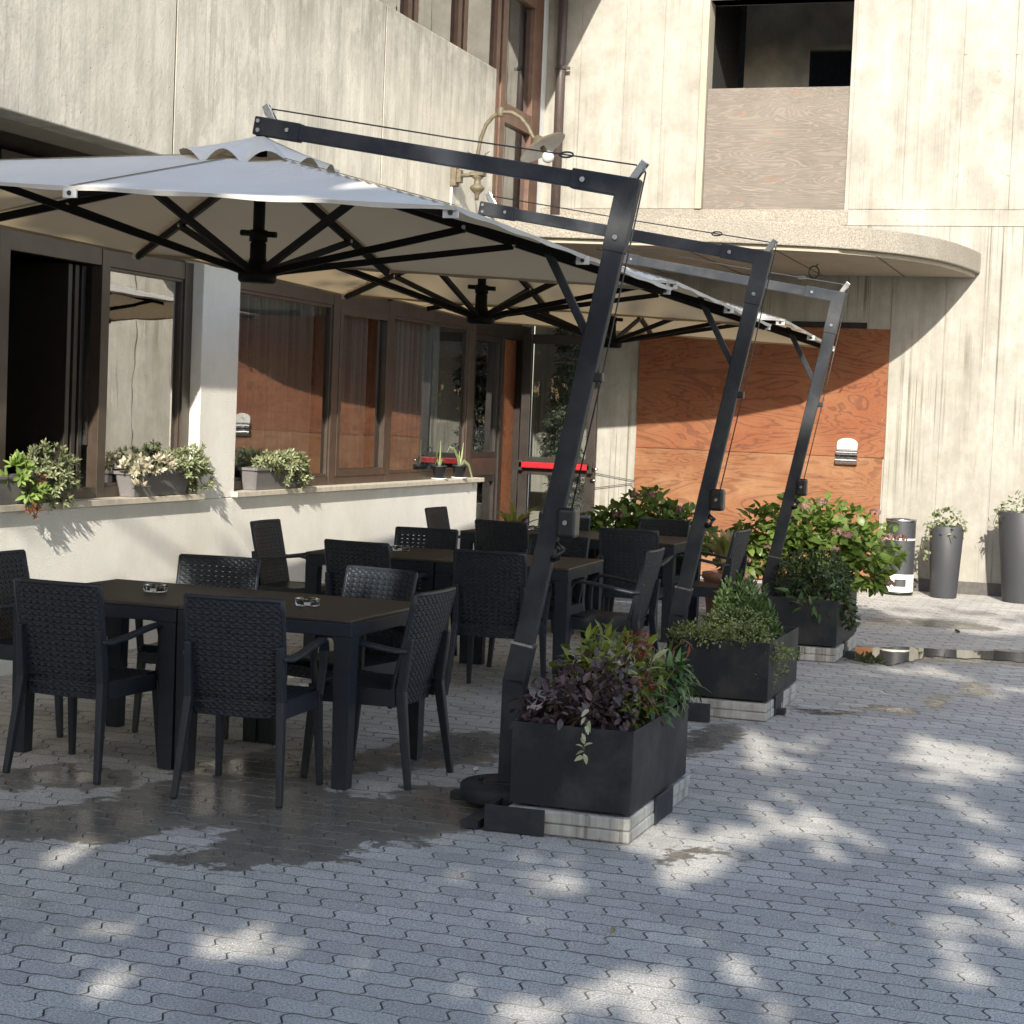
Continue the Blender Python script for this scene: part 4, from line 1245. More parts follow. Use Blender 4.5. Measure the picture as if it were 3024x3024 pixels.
# ------------------------------------------------------------------ tables
def make_table():
    t = thing('square_table', 'x', 'table', (0, 0, 0), 0, 'square dark resin tables')
    w, d = .427, .445
    q = MB(); q.box(-w, w, -d, d, .724, .742); q.build('tabletop', 'table top resin', t, .005)
    q = MB()
    th = .022
    for (ax0, ax1, ay0, ay1) in ((-w + .002, w - .002, -d + .002, -d + .002 + th), (-w + .002, w - .002, d - .002 - th, d - .002), (-w + .002, -w + .002 + th, -d + .03, d - .03), (w - .002 - th, w - .002, -d + .03, d - .03)):
        q.box(ax0, ax1, ay0, ay1, .665, .7235)
    q.build('apron', 'table resin', t, .003)
    for sx in (-1, 1):
        for sy in (-1, 1):
            q = MB()
            q.beam((sx * (w - .043), sy * (d - .043), .664), (sx * (w - .040), sy * (d - .040), 0), .082, .082, (0, 1, 0), .068, .068)
            # rounded haunches between leg and apron
            for ax in (0, 1):
                pr = []
                r = .035
                for k in range(6):
                    a = math.pi / 2 * k / 5
                    pr.append((r - r * math.sin(a), -(r - r * math.cos(a))))
                poly = [(0, 0)] + [(p[0], p[1]) for p in pr][::-1]
                base = w - .083 if ax == 0 else d - .083
                v0 = []
                for t_ in (0, .03):
                    for (a, b) in poly:
                        if ax == 0:
                            v0.append((sx * (base - a), sy * (d - .006 - t_), .664 + b))
                        else:
                            v0.append((sx * (w - .006 - t_), sy * (base - a), .664 + b))
                m = len(poly)
                q.add(v0, [tuple(range(m)), tuple(range(m, 2 * m))[::-1]] + [(i, (i + 1) % m, m + (i + 1) % m, m + i) for i in range(m)])
            q.build('leg', 'table resin', t, .004)
    return t
TB = [(-3.547, 7.72, -1, 'right half of the front pair of dark tables, one ashtray on it'), (-4.405, 7.735, -1, 'left half of the front pair of dark tables, one ashtray near its back'),
      (-3.60, 11.03, 2, 'right half of the middle pair of dark tables behind the nearest mast'), (-4.46, 11.0, 2, 'left half of the middle pair of dark tables, one ashtray on it'),
      (-3.59, 13.82, -1, 'right half of the back pair of dark tables in front of the hydrangea'), (-4.45, 13.835, -1, 'left half of the back pair of dark tables, one ashtray on it')]
tb0 = make_table()
for k, (x, y, a, lb) in enumerate(TB):
    if k == 0:
        tb0.location = (x, y, 0); tb0.rotation_euler = (0, 0, R(a)); tb0['label'] = lb
    else:
        dup(tb0, (x, y, 0), R(a), lb)

def make_ashtray():
    t = thing('glass_ashtray', 'x', 'ashtray', (0, 0, 0), 0, 'clear glass ashtrays on the tables')
    q = MB(); n = 32; prof = [(0, .0), (.05, .0), (.056, .004), (.058, .03), (.055, .034), (.046, .034), (.040, .012), (0, .009)]
    v, f = [], []
    for i, (r, z) in enumerate(prof):
        for k in range(n):
            a = 2 * math.pi * k / n
            zz = z
            if z > .025 and (k % 8) in (0, 1):
                zz = z - .010
            v.append((r * math.cos(a), r * math.sin(a), zz))
    for i in range(len(prof) - 1):
        for k in range(n):
            f.append((i * n + k, i * n + (k + 1) % n, (i + 1) * n + (k + 1) % n, (i + 1) * n + k))
    q.add(v, f, True)
    q.build('glass_bowl', 'ashtray glass', t)
    q = MB(); q.box(-.017, .013, -.0595, -.0585, .008, .022); q.build('sticker', 'white tape', t)
    return t
as0 = make_ashtray()
for k, (x, y, a, lb) in enumerate(((-4.35, 7.74, 20, 'glass ashtray with sticker on the left front table'), (-3.52, 7.66, 25, 'glass ashtray with sticker on the right front table'),
                                   (-4.44, 11.08, 15, 'glass ashtray on the middle tables beside a chair back'), (-4.47, 14.0, 0, 'glass ashtray on the back tables left of the nearest mast'))):
    if k == 0:
        as0.location = (x, y, .7425); as0.rotation_euler = (0, 0, R(a)); as0['label'] = lb
    else:
        dup(as0, (x, y, .7425), R(a), lb)

# ------------------------------------------------------------------ plants
def stems(root, name, base, tips, r, mat):
    q = MB()
    for b, tp in zip(base, tips):
        b, tp = Vector(b), Vector(tp)
        mid = (b + tp) / 2 + Vector((rng.gauss(0, .02), rng.gauss(0, .02), .02))
        q.tube([b, mid, tp], [r, r * .8, r * .5], 5)
    return q.build(name, mat, root)

def bush(name, label, cat, loc, blobs, shape_kw, mat, n_part, n_fill, scale=(.8, 1.2), lift=.1, jit=.5, shell=.72, stem='stem brown', stem_n=10, base_r=.08, group=None, flat=0.0):
    """plant: leaves on the outside as parts, the inner mass as stuff"""
    t = thing(name, label, cat, loc, 0, group)
    shapes = [leaf_shape(**{**shape_kw, 'droop': shape_kw.get('droop', .25) * k}) for k in (.5, 1.0, 1.7)]
    wt = np.array([b[1][0] * b[1][1] + b[1][0] * b[1][2] for b in blobs]); wt = wt / wt.sum()
    for cnt, shl, kind in ((n_part, shell, 'p'), (n_fill, .25, 's')):
        if not cnt: continue
        P_, D_ = [], []
        for (c, r), w in zip(blobs, wt):
            p, d = blob_points(max(1, int(cnt * w)), c, r, shl, flat)
            P_.append(p); D_.append(d)
        P_, D_ = np.concatenate(P_), np.concatenate(D_)
        dd, up = leafdirs(D_, lift, jit)
        s_ = nrg.uniform(scale[0], scale[1], len(P_))
        if kind == 'p':
            leaf_parts('leaf', shapes, P_, dd, up, s_, mat, t)
        else:
            tag(scatter('foliage', shapes[1], P_, dd, up, s_ * .95, mat, t), kind='stuff')
    tips = [Vector(b[0]) + Vector((rng.gauss(0, 1) * b[1][0] * .5, rng.gauss(0, 1) * b[1][1] * .5, b[1][2] * rng.uniform(-.2, .7))) for b in blobs for _ in range(max(1, stem_n // len(blobs)))]
    stems(t, 'stem', [(rng.gauss(0, base_r), rng.gauss(0, base_r), 0) for _ in tips], tips, .006, stem)
    return t

PZ = .40   # soil level in the planters
# planter 1
x0, y0 = PX[0], PY[0] + .5
bush('purple_shrub', 'purple leaved shrub filling the near half of the first planter', 'plant', (x0 - .04, y0 - .22, PZ),
     [((-.08, -.08, .06), (.17, .17, .11)), ((.02, .04, .12), (.16, .18, .12)), ((.10, -.06, .06), (.14, .15, .10)), ((-.05, .18, .14), (.14, .16, .12)), ((.08, .20, .15), (.12, .15, .10))],
     dict(length=.040, width=.026, fold=.3, droop=.3), 'purple leaf', 280, 700, (.6, 1.3), .1, .7)
bush('nandina_shrub', 'yellow green narrow leaved shrub rising behind the purple shrub in the first planter', 'plant', (x0 - .02, y0 + .22, PZ - .05),
     [((-.04, .02, .24), (.18, .18, .12)), ((.06, .0, .22), (.15, .17, .13)), ((-.08, -.10, .21), (.13, .12, .10)), ((.10, -.12, .15), (.09, .1, .08)), ((.16, -.30, .12), (.07, .10, .08)), ((-.10, .18, .26), (.12, .1, .10))],
     dict(length=.068, width=.024, fold=.25, droop=.4, kind='lance'), 'nandina leaf', 280, 240, (.7, 1.3), .15, .7)
bush('red_tipped_shrub', 'small red tinted twig plant among the yellow green leaves of the first planter', 'plant', (x0 + .02, y0 + .16, PZ),
     [((.04, .06, .29), (.06, .07, .045)), ((.12, -.12, .13), (.05, .06, .06))], dict(length=.034, width=.014, fold=.25, droop=.3, kind='lance'), 'red leaf', 90, 110, (.7, 1.2), .2, .6, stem_n=4)
bush('pale_leaf_plant', 'plant with large pale cream leaves at the right rim of the first planter', 'plant', (x0 + .10, y0 + .02, PZ),
     [((.03, 0, .17), (.06, .07, .05)), ((0, .20, .25), (.06, .06, .05))], dict(length=.085, width=.042, fold=.3, droop=.3), 'pale leaf', 14, 0, (.7, 1.2), .1, .9, stem_n=4)
bush('glossy_shrub', 'dark green glossy leaves hanging over the far right corner of the first planter', 'plant', (x0 + .12, y0 + .22, PZ),
     [((.05, .10, .10), (.10, .16, .09)), ((.02, -.15, .05), (.10, .14, .08)), ((.06, .2, .16), (.08, .10, .08))], dict(length=.075, width=.026, fold=.2, droop=.7, kind='lance'), 'glossy green leaf', 120, 160, (.7, 1.2), 0, .7)
# sprig hanging over the front
t = thing('trailing_sprig', 'pale variegated sprig hanging over the front face of the first planter', 'plant', (x0 + .06, PY[0] + .03, PZ))
sp = [(0, 0, .06), (.0, -.02, .045), (.002, -.045, .0), (.004, -.05, -.06)]
q = MB(); q.tube(sp, .003, 5); q.build('stem', 'stem brown', t)
lp = np.array([(.005, -.055, -.065 + .01 * k) for k in range(7)] + [(.0, -.02, .05), (.01, -.01, .07), (-.01, .0, .08), (.0, .01, .11)])
ldir = nrg.normal(size=(len(lp), 3)) * .7 + np.array([0, -.5, -.3])
leaf_parts('leaf', [leaf_shape(.045, .026, .3, .4)], lp, ldir, np.tile([0, -.6, .8], (len(lp), 1)) + nrg.normal(size=(len(lp), 3)) * .3, nrg.uniform(.7, 1.1, len(lp)), 'pale leaf', t)
# long arching reddish twigs
t = thing('arching_twig', 'reddish arching twig with narrow leaves at the far end of the first planter', 'plant', (x0 + .14, y0 + .36, PZ))
q = MB(); q.tube([(0, 0, 0), (.02, .02, .16), (.05, .03, .27), (.09, .03, .31), (.13, .02, .29)], [.004, .004, .003, .002, .001], 5); q.tube([(.02, .02, .16), (-.01, .03, .25), (.01, .04, .30)], [.003, .002, .001], 5); q.build('stem', 'red leaf', t)
lp = np.array([(.05, .03, .27), (.09, .03, .31), (.12, .02, .29), (.01, .04, .30), (-.01, .03, .24), (.03, .02, .2), (.0, .03, .27)])
leaf_parts('leaf', [leaf_shape(.06, .014, .2, .6, 3, 'lance')], lp, nrg.normal(size=(7, 3)) * .6 + np.array([.6, 0, -.2]), np.tile([0, 0, 1.], (7, 1)), nrg.uniform(.7, 1.2, 7), 'red leaf', t)
# planter 2
x1, y1 = PX[1], PY[1] + .5
bush('boxwood_shrub', 'upright small leaved green boxwood in the second planter', 'plant', (x1 - .02, y1 - .02, PZ - .055),
     [((-.06, -.02, .12), (.14, .17, .12)), ((.07, .06, .14), (.12, .16, .13)), ((-.02, .16, .15), (.15, .14, .13)), ((.14, .08, .08), (.09, .15, .10)), ((-.09, .0, .27), (.035, .05, .12)), ((-.02, .06, .31), (.04, .05, .13)), ((.05, .03, .25), (.035, .05, .12)), ((.10, .14, .24), (.04, .05, .12)), ((-.13, .12, .22), (.035, .05, .11)), ((.02, .2, .28), (.04, .05, .11)), ((.16, .05, .17), (.03, .05, .10))],
     dict(length=.033, width=.017, fold=.3, droop=.1), 'box leaf', 300, 3600, (.7, 1.3), .75, .5, .4, 'stem green')
bush('trailing_shrub', 'variegated trailing shrub spilling over the near rim of the second planter', 'plant', (x1, y1 - .32, PZ),
     [((-.14, -.07, .04), (.20, .13, .06)), ((.08, -.06, .06), (.18, .13, .07)), ((.22, -.04, -.02), (.12, .10, .05)), ((-.24, .03, .05), (.15, .14, .05)), ((.24, .0, -.14), (.03, .04, .12)), ((.27, .16, -.10), (.03, .04, .09)), ((.31, .05, -.03), (.09, .05, .03)), ((.0, .14, .13), (.2, .12, .06)), ((.18, -.12, -.14), (.025, .03, .11))],
     dict(length=.019, width=.012, fold=.3, droop=.1), 'variegated leaf', 300, 3600, (.7, 1.3), .1, .8, .5, 'stem green', 16)
# planter 3
x2, y2 = PX[2], PY[2] + .5
bush('dark_shrub', 'dark fine leaved bushy shrub filling the third planter', 'plant', (x2, y2 - .08, PZ),
     [((-.10, 0, .17), (.17, .24, .16)), ((.08, .04, .18), (.17, .24, .17)), ((-.02, -.18, .10), (.20, .14, .11)), ((.18, .05, .12), (.10, .2, .12))],
     dict(length=.042, width=.015, fold=.25, droop=.3, kind='lance'), 'dark shrub leaf', 280, 2400, (.7, 1.3), .25, .6, .6)
bush('leafy_shrub', 'broad glossy leaved plant leaning over the front rim of the third planter', 'plant', (x2 + .04, y2 - .40, PZ),
     [((.02, -.08, -.02), (.08, .04, .05)), ((-.10, .06, .06), (.10, .08, .07)), ((.1, .06, .07), (.1, .08, .08))], dict(length=.085, width=.038, fold=.3, droop=.5), 'glossy green leaf', 40, 40, (.7, 1.1), -.1, .6, stem_n=4)
bush('blue_green_creeper', 'blue green creeper hanging over the right corner of the third planter', 'plant', (x2 + .22, y2 - .30, PZ),
     [((.03, 0, .0), (.06, .10, .07)), ((.09, .04, -.10), (.05, .09, .07)), ((.02, .2, .03), (.06, .1, .06))], dict(length=.042, width=.030, fold=.2, droop=.3), 'dark shrub leaf', 110, 150, (.7, 1.2), 0, .7, stem_n=6)

# hydrangeas behind the third planter and beside the door
def hydrangea(label, loc, blobs, n_part, n_fill, heads, pot):
    t = bush('hydrangea', label, 'plant', loc, blobs, dict(length=.098, width=.076, fold=.18, droop=.35), 'hydrangea leaf', n_part, n_fill, (.6, 1.15), .05, .6, .78, 'stem brown', 24, .12, 'hydrangea bushes', .6)
    for (hx, hy, hz, hr) in heads:
        d = nrg.normal(size=(70, 3)); d /= np.linalg.norm(d, axis=1, keepdims=True); d[:, 2] = np.abs(d[:, 2]) * .9 - .15
        P_ = np.array([hx, hy, hz]) + d * hr * np.array([1, 1, .75]) * nrg.uniform(.75, 1.05, (70, 1))
        tg = np.cross(d, nrg.normal(size=(70, 3)))
        scatter('flower_head', leaf_shape(.026, .022, .1, .1, 2), P_, tg, d, nrg.uniform(.7, 1.1, 70), 'hydrangea flower', t)
    return t
HX, HY = -2.62, 15.9
hydrangea('large hydrangea bush with faded pink flower heads behind the third planter', (HX, HY, .30),
          [((-.30, -.1, .33), (.34, .35, .30)), ((.0, -.05, .42), (.36, .38, .32)), ((.32, -.05, .38), (.34, .35, .30)), ((.58, -.1, .26), (.26, .3, .27)), ((.50, -.15, .06), (.28, .25, .18)), ((-.48, -.15, .12), (.22, .25, .26)), ((.15, -.3, .2), (.4, .2, .25))],
          298, 2300, [(-.08, -.36, .60, .05), (.18, -.34, .72, .06), (.33, -.38, .48, .07), (.42, -.38, .46, .06), (.74, -.25, .45, .07), (.84, -.22, .45, .06), (-.22, -.4, .32, .06), (.32, -.42, .34, .06), (.05, -.35, .68, .05), (-.42, -.38, .20, .07), (.78, -.3, .07, .05), (.62, -.22, .66, .05)], None)
t = thing('planter_tub', 'grey tub holding the large hydrangea behind the third planter', 'pot', (HX, HY, 0))
q = MB(); q.lathe([(0, 0), (.24, 0), (.30, .33), (.31, .35), (.28, .35), (.27, .30), (0, .30)], 24); q.build('tub', 'pot grey', t)
H2X, H2Y = -4.30, 16.75
hydrangea('smaller dark hydrangea bush beside the glass door, left of the second mast', (H2X, H2Y, .40),
          [((-.25, 0, .22), (.30, .28, .22)), ((.05, 0, .34), (.32, .28, .24)), ((.32, 0, .22), (.30, .28, .22)), ((-.42, -.05, .08), (.22, .2, .2)), ((.55, 0, .10), (.2, .2, .2))],
          260, 1300, [(.0, -.27, .55, .06), (.14, -.25, .57, .06), (.42, -.25, .45, .05), (-.36, -.28, .16, .07), (-.15, -.28, .37, .06), (-.52, -.2, .34, .05)], None)
t = thing('slatted_planter', 'reddish brown slatted wooden planter under the smaller hydrangea', 'planter', (H2X, H2Y, 0))
for k in range(8):
    q = MB(); q.box(-.45, .45, -.24, -.22, .03 + k * .052, .075 + k * .052); q.build('slat', 'slat wood', t, .003)
q = MB(); q.box(-.44, .44, -.215, .24, .02, .41); q.build('planter_core', 'slat wood', t)
for sx in (-1, 1):
    q = MB(); q.box(sx * .42 - .025, sx * .42 + .025, -.262, -.242, 0, .46); q.build('corner_post', 'slat wood', t, .003)

# strappy lilies
def lily(label, loc, n, h, mats, spread, potr, poth, potmat, potlabel):
    t = thing('lily_plant', label, 'plant', (loc[0], loc[1], poth - .03))
    for k in range(n):
        a = rng.uniform(0, 2 * math.pi); sp_ = rng.uniform(.1, 1) * spread; hh = h * rng.uniform(.65, 1.05)
        q = MB(); v = []; w = rng.uniform(.022, .036)
        dx, dy = math.cos(a), math.sin(a)
        seg = 7
        for i in range(seg + 1):
            s_ = i / seg
            rr = sp_ * s_ ** 1.8
            zz = hh * (s_ - .22 * s_ ** 3 * (1 + sp_ * 2))
            ww = w * (math.sin(math.pi * (0.12 + .86 * s_)) ** .7)
            px, py = dx * (rr + .03), dy * (rr + .03)
            v += [(px - dy * ww, py + dx * ww, zz + .3 * ww), (px, py, zz), (px + dy * ww, py - dx * ww, zz + .3 * ww)]
        q.add(v, [(3 * i + j, 3 * i + j + 1, 3 * i + j + 4, 3 * i + j + 3) for i in range(seg) for j in (0, 1)], True)
        q.build('leaf', mats[k % len(mats)], t)
    p = thing('flower_pot', potlabel, 'pot', (loc[0], loc[1], 0))
    q = MB(); q.lathe([(0, 0), (potr * .75, 0), (potr, poth - .05), (potr * 1.06, poth - .05), (potr * 1.06, poth), (potr * .94, poth), (potr * .92, poth - .05), (0, poth - .05)], 24); q.build('pot', potmat, p)
    return t
lily('withered straw coloured lily leaves behind the right end chair of the back table', (-3.16, 15.25), 34, .52, ('dry lily leaf', 'dry lily leaf', 'lily leaf'), .24, .19, .40, 'terracotta', 'reddish pot under the withered lily by the back table')
lily('yellow green lily leaves showing above a chair back by the glass door', (-5.50, 16.6), 20, .50, ('lily leaf', 'lily leaf', 'red leaf'), .26, .17, .48, 'pot black', 'black pot under the yellow green lily by the door')

# tall pots with ivy
def tall_pot(label, loc, r0, r1, h, n=28):
    p = thing('tall_pot', label, 'pot', loc, 0, 'tall grey tapered pots along the back wall')
    q = MB(); q.lathe([(0, 0), (r0, 0), (r0 + .006, .01), (r1, h - .01), (r1 - .004, h), (r1 - .02, h), (r1 - .025, h - .06), (0, h - .06)], 32); q.build('pot_body', 'pot grey', p)
    return p
tall_pot('shorter tall grey tapered pot with trailing ivy, next to the bin', (-1.69, 18.88, 0), .125, .172, .72)
tall_pot('larger tall grey tapered pot at the right picture edge', (-.95, 18.92, 0), .165, .255, .90)
def ivy(label, loc, r, n, trail):
    t = thing('ivy_plant', label, 'plant', loc, 0, 'ivy plants in the tall pots')
    P_, D_ = blob_points(n, (0, 0, .06), (r * 1.05, r * 1.05, .12), .35)
    for (tx, ty, ln) in trail:
        k = int(ln * 60)
        s_ = nrg.random(k)
        pp_ = np.stack([tx + .025 * np.sin(s_ * 9) + nrg.normal(size=k) * .02, ty + nrg.normal(size=k) * .02, .05 - ln * s_], 1)
        P_ = np.concatenate([P_, pp_]); D_ = np.concatenate([D_, np.tile([tx, ty - .1, -.4], (k, 1))])
    dd, up = leafdirs(D_, 0, .6)
    k = min(290, len(P_))
    leaf_parts('leaf', [leaf_shape(.055, .040, .2, .3), leaf_shape(.048, .036, .3, .6)], P_[:k], dd[:k], up[:k], nrg.uniform(.6, 1.1, k), 'ivy leaf', t)
    q = MB()
    for (tx, ty, ln) in trail:
        q.tube([(tx * .6, ty * .6, .0), (tx * .95, ty * .95, .06), (tx + .01, ty, -.02), (tx - .02, ty, -ln * .5), (tx + .01, ty, -ln)], .003, 4)
    q.build('stem', 'stem brown', t)
ivy('ivy trailing to the left over the shorter tall pot', (-1.69, 18.88, .70), .165, 150, [(-.20, -.06, .42), (-.14, -.14, .15), (.17, -.06, .10), (.06, -.17, .14)])
ivy('ivy topping the larger tall pot at the right picture edge', (-.95, 18.92, .88), .22, 120, [(-.27, -.05, .20), (-.2, -.15, .1)])

# cylindrical bin
bn = thing('litter_bin', 'grey cylindrical litter bin with white bands and chrome rim against the back wall', 'bin', (-2.14, 18.86, 0))
q = MB(); q.lathe([(0, .01), (.150, .01), (.150, .035), (0, .035)], 32); q.build('bin_base', 'black plastic', bn)
q = MB(); q.lathe([(.150, .035), (.1515, .04), (.1515, .21), (.150, .212), (.0, .212)], 32); q.build('white_band', 'bin white', bn)
q = MB(); q.lathe([(.1485, .212), (.1485, .555)], 32); q.build('bin_body', 'bin grey', bn)
q = MB(); q.lathe([(.1485, .555), (.151, .557), (.151, .573), (.1485, .575)], 32); q.build('white_stripe', 'bin white', bn)
q = MB(); q.lathe([(.1485, .575), (.1485, .74)], 32); q.build('bin_body', 'bin grey', bn)
q = MB(); q.lathe([(.1485, .74), (.154, .742), (.154, .762), (.148, .768), (.10, .762), (.095, .745), (0, .73)], 32); q.build('bin_rim', 'chrome', bn)
q = MB(); q.lathe([(0, .766), (.095, .768)], 24); q.build('bin_opening', 'room dark', bn)
q = MB(); v = []
for i in range(13):
    a = R(-112 + 44 * i / 12)
    v += [(.1528 * math.cos(a + .25), .1528 * math.sin(a + .25), .09 + .0 * i), (.1528 * math.cos(a + .25), .1528 * math.sin(a + .25), .165)]
q.add(v, [(2 * i, 2 * i + 2, 2 * i + 3, 2 * i + 1) for i in range(12)], True); q.build('bin_hatch', 'bin grey', bn)

# spiral conifer in a tall grey pot behind the open door
sc = thing('spiral_conifer', 'grey green conifer trained as a tall spiral, behind the open glass door', 'plant', (-5.80, 19.12, .62))
P_, D_ = [], []
for (z, r) in ((.12, .19), (.28, .20), (.44, .17), (.66, .21), (.82, .22), (.98, .19), (1.14, .15), (1.30, .20), (1.46, .19), (1.62, .16), (1.80, .15), (1.98, .12)):
    p, d = blob_points(620, (.05 * math.sin(z * 5), -.02, z), (r, r, .10), .35)
    P_.append(p); D_.append(d)
P_, D_ = np.concatenate(P_), np.concatenate(D_)
dd, up = leafdirs(D_, -.1, .35)
tag(scatter('foliage', leaf_shape(.046, .018, .3, .4, 2, 'lance'), P_, dd, up, nrg.uniform(.6, 1.3, len(P_)), 'conifer spray', sc), kind='stuff')
q = MB(); q.tube([(0, 0, 0), (.02, 0, .8), (-.01, 0, 1.5), (0, 0, 2.0)], [.022, .018, .012, .006], 8); q.build('trunk', 'bark', sc)
p = thing('tall_pot', 'tall grey pot of the spiral conifer behind the open glass door', 'pot', (-5.80, 19.12, 0))
q = MB(); q.lathe([(0, 0), (.12, 0), (.19, .66), (.19, .68), (.17, .68), (.165, .62), (0, .62)], 28); q.build('pot_body', 'pot stone', p)

# window boxes with succulents
def trough(y0, y1, label):
    t = thing('window_box', label, 'window box', (-6.235, (y0 + y1) / 2, 1.012), 0, 'grey plastic window boxes on the sill')
    h, hb, w = (y1 - y0) / 2, (y1 - y0) / 2 - .035, .078
    q = MB()
    rings = [(w - .022, hb, 0), (w - .004, h - .008, .145), (w + .006, h + .006, .147), (w + .006, h + .006, .168), (w - .008, h - .008, .168), (w - .012, h - .012, .13)]
    v = []
    for a, b, z in rings:
        c_ = .02
        v += [(-a, -b + c_, z), (-a + c_, -b, z), (a - c_, -b, z), (a, -b + c_, z), (a, b - c_, z), (a - c_, b, z), (-a + c_, b, z), (-a, b - c_, z)]
    f = [tuple(range(8))[::-1]]
    for i in range(len(rings) - 1):
        f += [(i * 8 + k, i * 8 + (k + 1) % 8, (i + 1) * 8 + (k + 1) % 8, (i + 1) * 8 + k) for k in range(8)]
    f.append(tuple((len(rings) - 1) * 8 + k for k in range(8)))
    q.add(v, f); q.build('box_body', 'trough plastic', t, .003)
trough(8.95, 9.72, 'grey window box at the left picture edge with rosettes hanging over it')
trough(10.62, 11.42, 'grey window box with pale succulents on the left sill beside the pillar')
trough(12.40, 13.24, 'grey window box on the right sill with a round green succulent')
def succulent(label, loc, clusters, mat, leaf_kw, per=9, group=None, stem=True):
    """rosettes of small leaves on stalks"""
    t = thing('succulent_plant', label, 'plant', loc, 0, group)
    P_, D_, U_, S_ = [], [], [], []
    q = MB()
    for (c, r, n) in clusters:
        p, d = blob_points(n, c, r, .55)
        for pt, dr in zip(p, d):
            ax_ = Vector(dr) * .8 + Vector((.15, -.15, .55)); ax_.normalize()
            a1 = ax_.orthogonal().normalized(); a2 = ax_.cross(a1)
            for k in range(per):
                an = 2.4 * k; tilt = .25 + .75 * (k / per)
                dv = ax_ * (1 - tilt) + (a1 * math.cos(an) + a2 * math.sin(an)) * tilt
                P_.append(pt); D_.append(dv[:]); U_.append(ax_[:]); S_.append(rng.uniform(.7, 1.15))
            if stem and rng.random() < .5:
                b = Vector((pt[0] * .45, pt[1] * .6, -.02)); q.tube([b, (b + Vector(pt)) / 2 + Vector((.01, 0, .02)), Vector(pt)], .0035, 4)
    if q.v: q.build('stem', 'stem green', t)
    P_, D_, U_, S_ = map(np.array, (P_, D_, U_, S_))
    sh = leaf_shape(**leaf_kw)
    k = 160
    idx = nrg.permutation(len(P_))
    # the outermost leaves are parts, the rest one mass
    leaf_parts('leaf', [sh], P_[idx[:k]], D_[idx[:k]], U_[idx[:k]], S_[idx[:k]], mat, t)
    if len(idx) > k:
        tag(scatter('foliage', sh, P_[idx[k:]], D_[idx[k:]], U_[idx[k:]], S_[idx[k:]], mat, t), kind='stuff')
    return t
SK = dict(length=.042, width=.016, fold=.3, droop=-.1, seg=3)
succulent('bushy grey green succulent in the left edge window box before the dark bay', (-6.20, 9.62, 1.14), [((.02, .05, .10), (.10, .17, .12), 60), ((.03, .12, .0), (.09, .16, .12), 55), ((.0, -.06, .12), (.08, .12, .10), 25), ((.05, .1, -.09), (.06, .1, .08), 22)], 'succulent leaf', SK)
succulent('bright green rosettes hanging over the left edge window box', (-6.16, 9.28, 1.14), [((.02, -.02, .07), (.06, .10, .05), 6), ((.05, .02, -.03), (.04, .12, .05), 5), ((.04, .16, -.04), (.04, .05, .04), 4)], 'bright succulent leaf', dict(length=.07, width=.032, fold=.3, droop=-.15, seg=3), 14)
succulent('reddish trailing stonecrop spilling from the left edge window box', (-6.15, 9.36, 1.12), [((.03, .03, .05), (.05, .12, .05), 16), ((.05, .02, -.10), (.03, .05, .08), 14)], 'red succulent leaf', dict(length=.026, width=.012, fold=.3, droop=0, seg=2))
succulent('pale cream rosettes spilling from the left end of the pillar side window box', (-6.19, 10.78, 1.17), [((.03, -.12, .05), (.08, .16, .05), 18), ((.04, .12, .05), (.08, .20, .05), 26), ((.07, -.14, -.10), (.03, .05, .03), 3)], 'pale succulent leaf', dict(length=.05, width=.026, fold=.25, droop=-.1, seg=3), 8)
succulent('green and silver succulent at the right end of the pillar side window box', (-6.19, 11.3, 1.17), [((.03, -.20, .09), (.07, .12, .06), 16), ((.03, .08, .04), (.10, .17, .10), 60), ((.04, .2, -.04), (.07, .13, .10), 40), ((.04, .12, .16), (.04, .08, .05), 8)], 'succulent leaf', SK)
succulent('rounded green succulent growing from the right sill window box', (-6.19, 12.82, 1.17), [((.02, -.08, .05), (.09, .28, .06), 60), ((.03, .18, .05), (.09, .22, .07), 55), ((.05, .36, -.06), (.05, .13, .07), 26), ((.07, .0, -.05), (.03, .05, .06), 10)], 'succulent leaf', SK)
# two small aloes
def aloe(label, plabel, loc, lv):
    p = thing('small_pot', plabel, 'pot', loc, 0, 'small black pots on the right sill')
    q = MB(); q.lathe([(0, .012), (.048, .012), (.068, .115), (.072, .115), (.072, .135), (.062, .135), (.06, .11), (0, .11)], 20); q.build('pot', 'pot black', p)
    q = MB(); q.lathe([(0, 0), (.07, 0), (.085, .012), (.08, .014), (.066, .005), (0, .004)], 20); q.build('saucer', 'white paint', p)
    t = thing('aloe_plant', label, 'plant', (loc[0], loc[1], loc[2] + .11))
    for pts, w in lv:
        q = MB(); v = []
        for i, pt in enumerate(pts):
            s_ = i / (len(pts) - 1); ww = w * (1 - s_ ** 2 * .9)
            pv = Vector(pt); nx = Vector(pts[min(i + 1, len(pts) - 1)]) - Vector(pts[max(i - 1, 0)])
            sd = nx.cross(Vector((1, -.6, 0))).normalized() if abs(nx.z) < .9 * nx.length else Vector((.5, .86, 0))
            v += [pv - sd * ww, pv + Vector((.004, -.004, 0)), pv + sd * ww]
        q.add(v, [(3 * i + j, 3 * i + j + 1, 3 * i + j + 4, 3 * i + j + 3) for i in range(len(pts) - 1) for j in (0, 1)], True)
        q.build('leaf', 'aloe leaf', t)
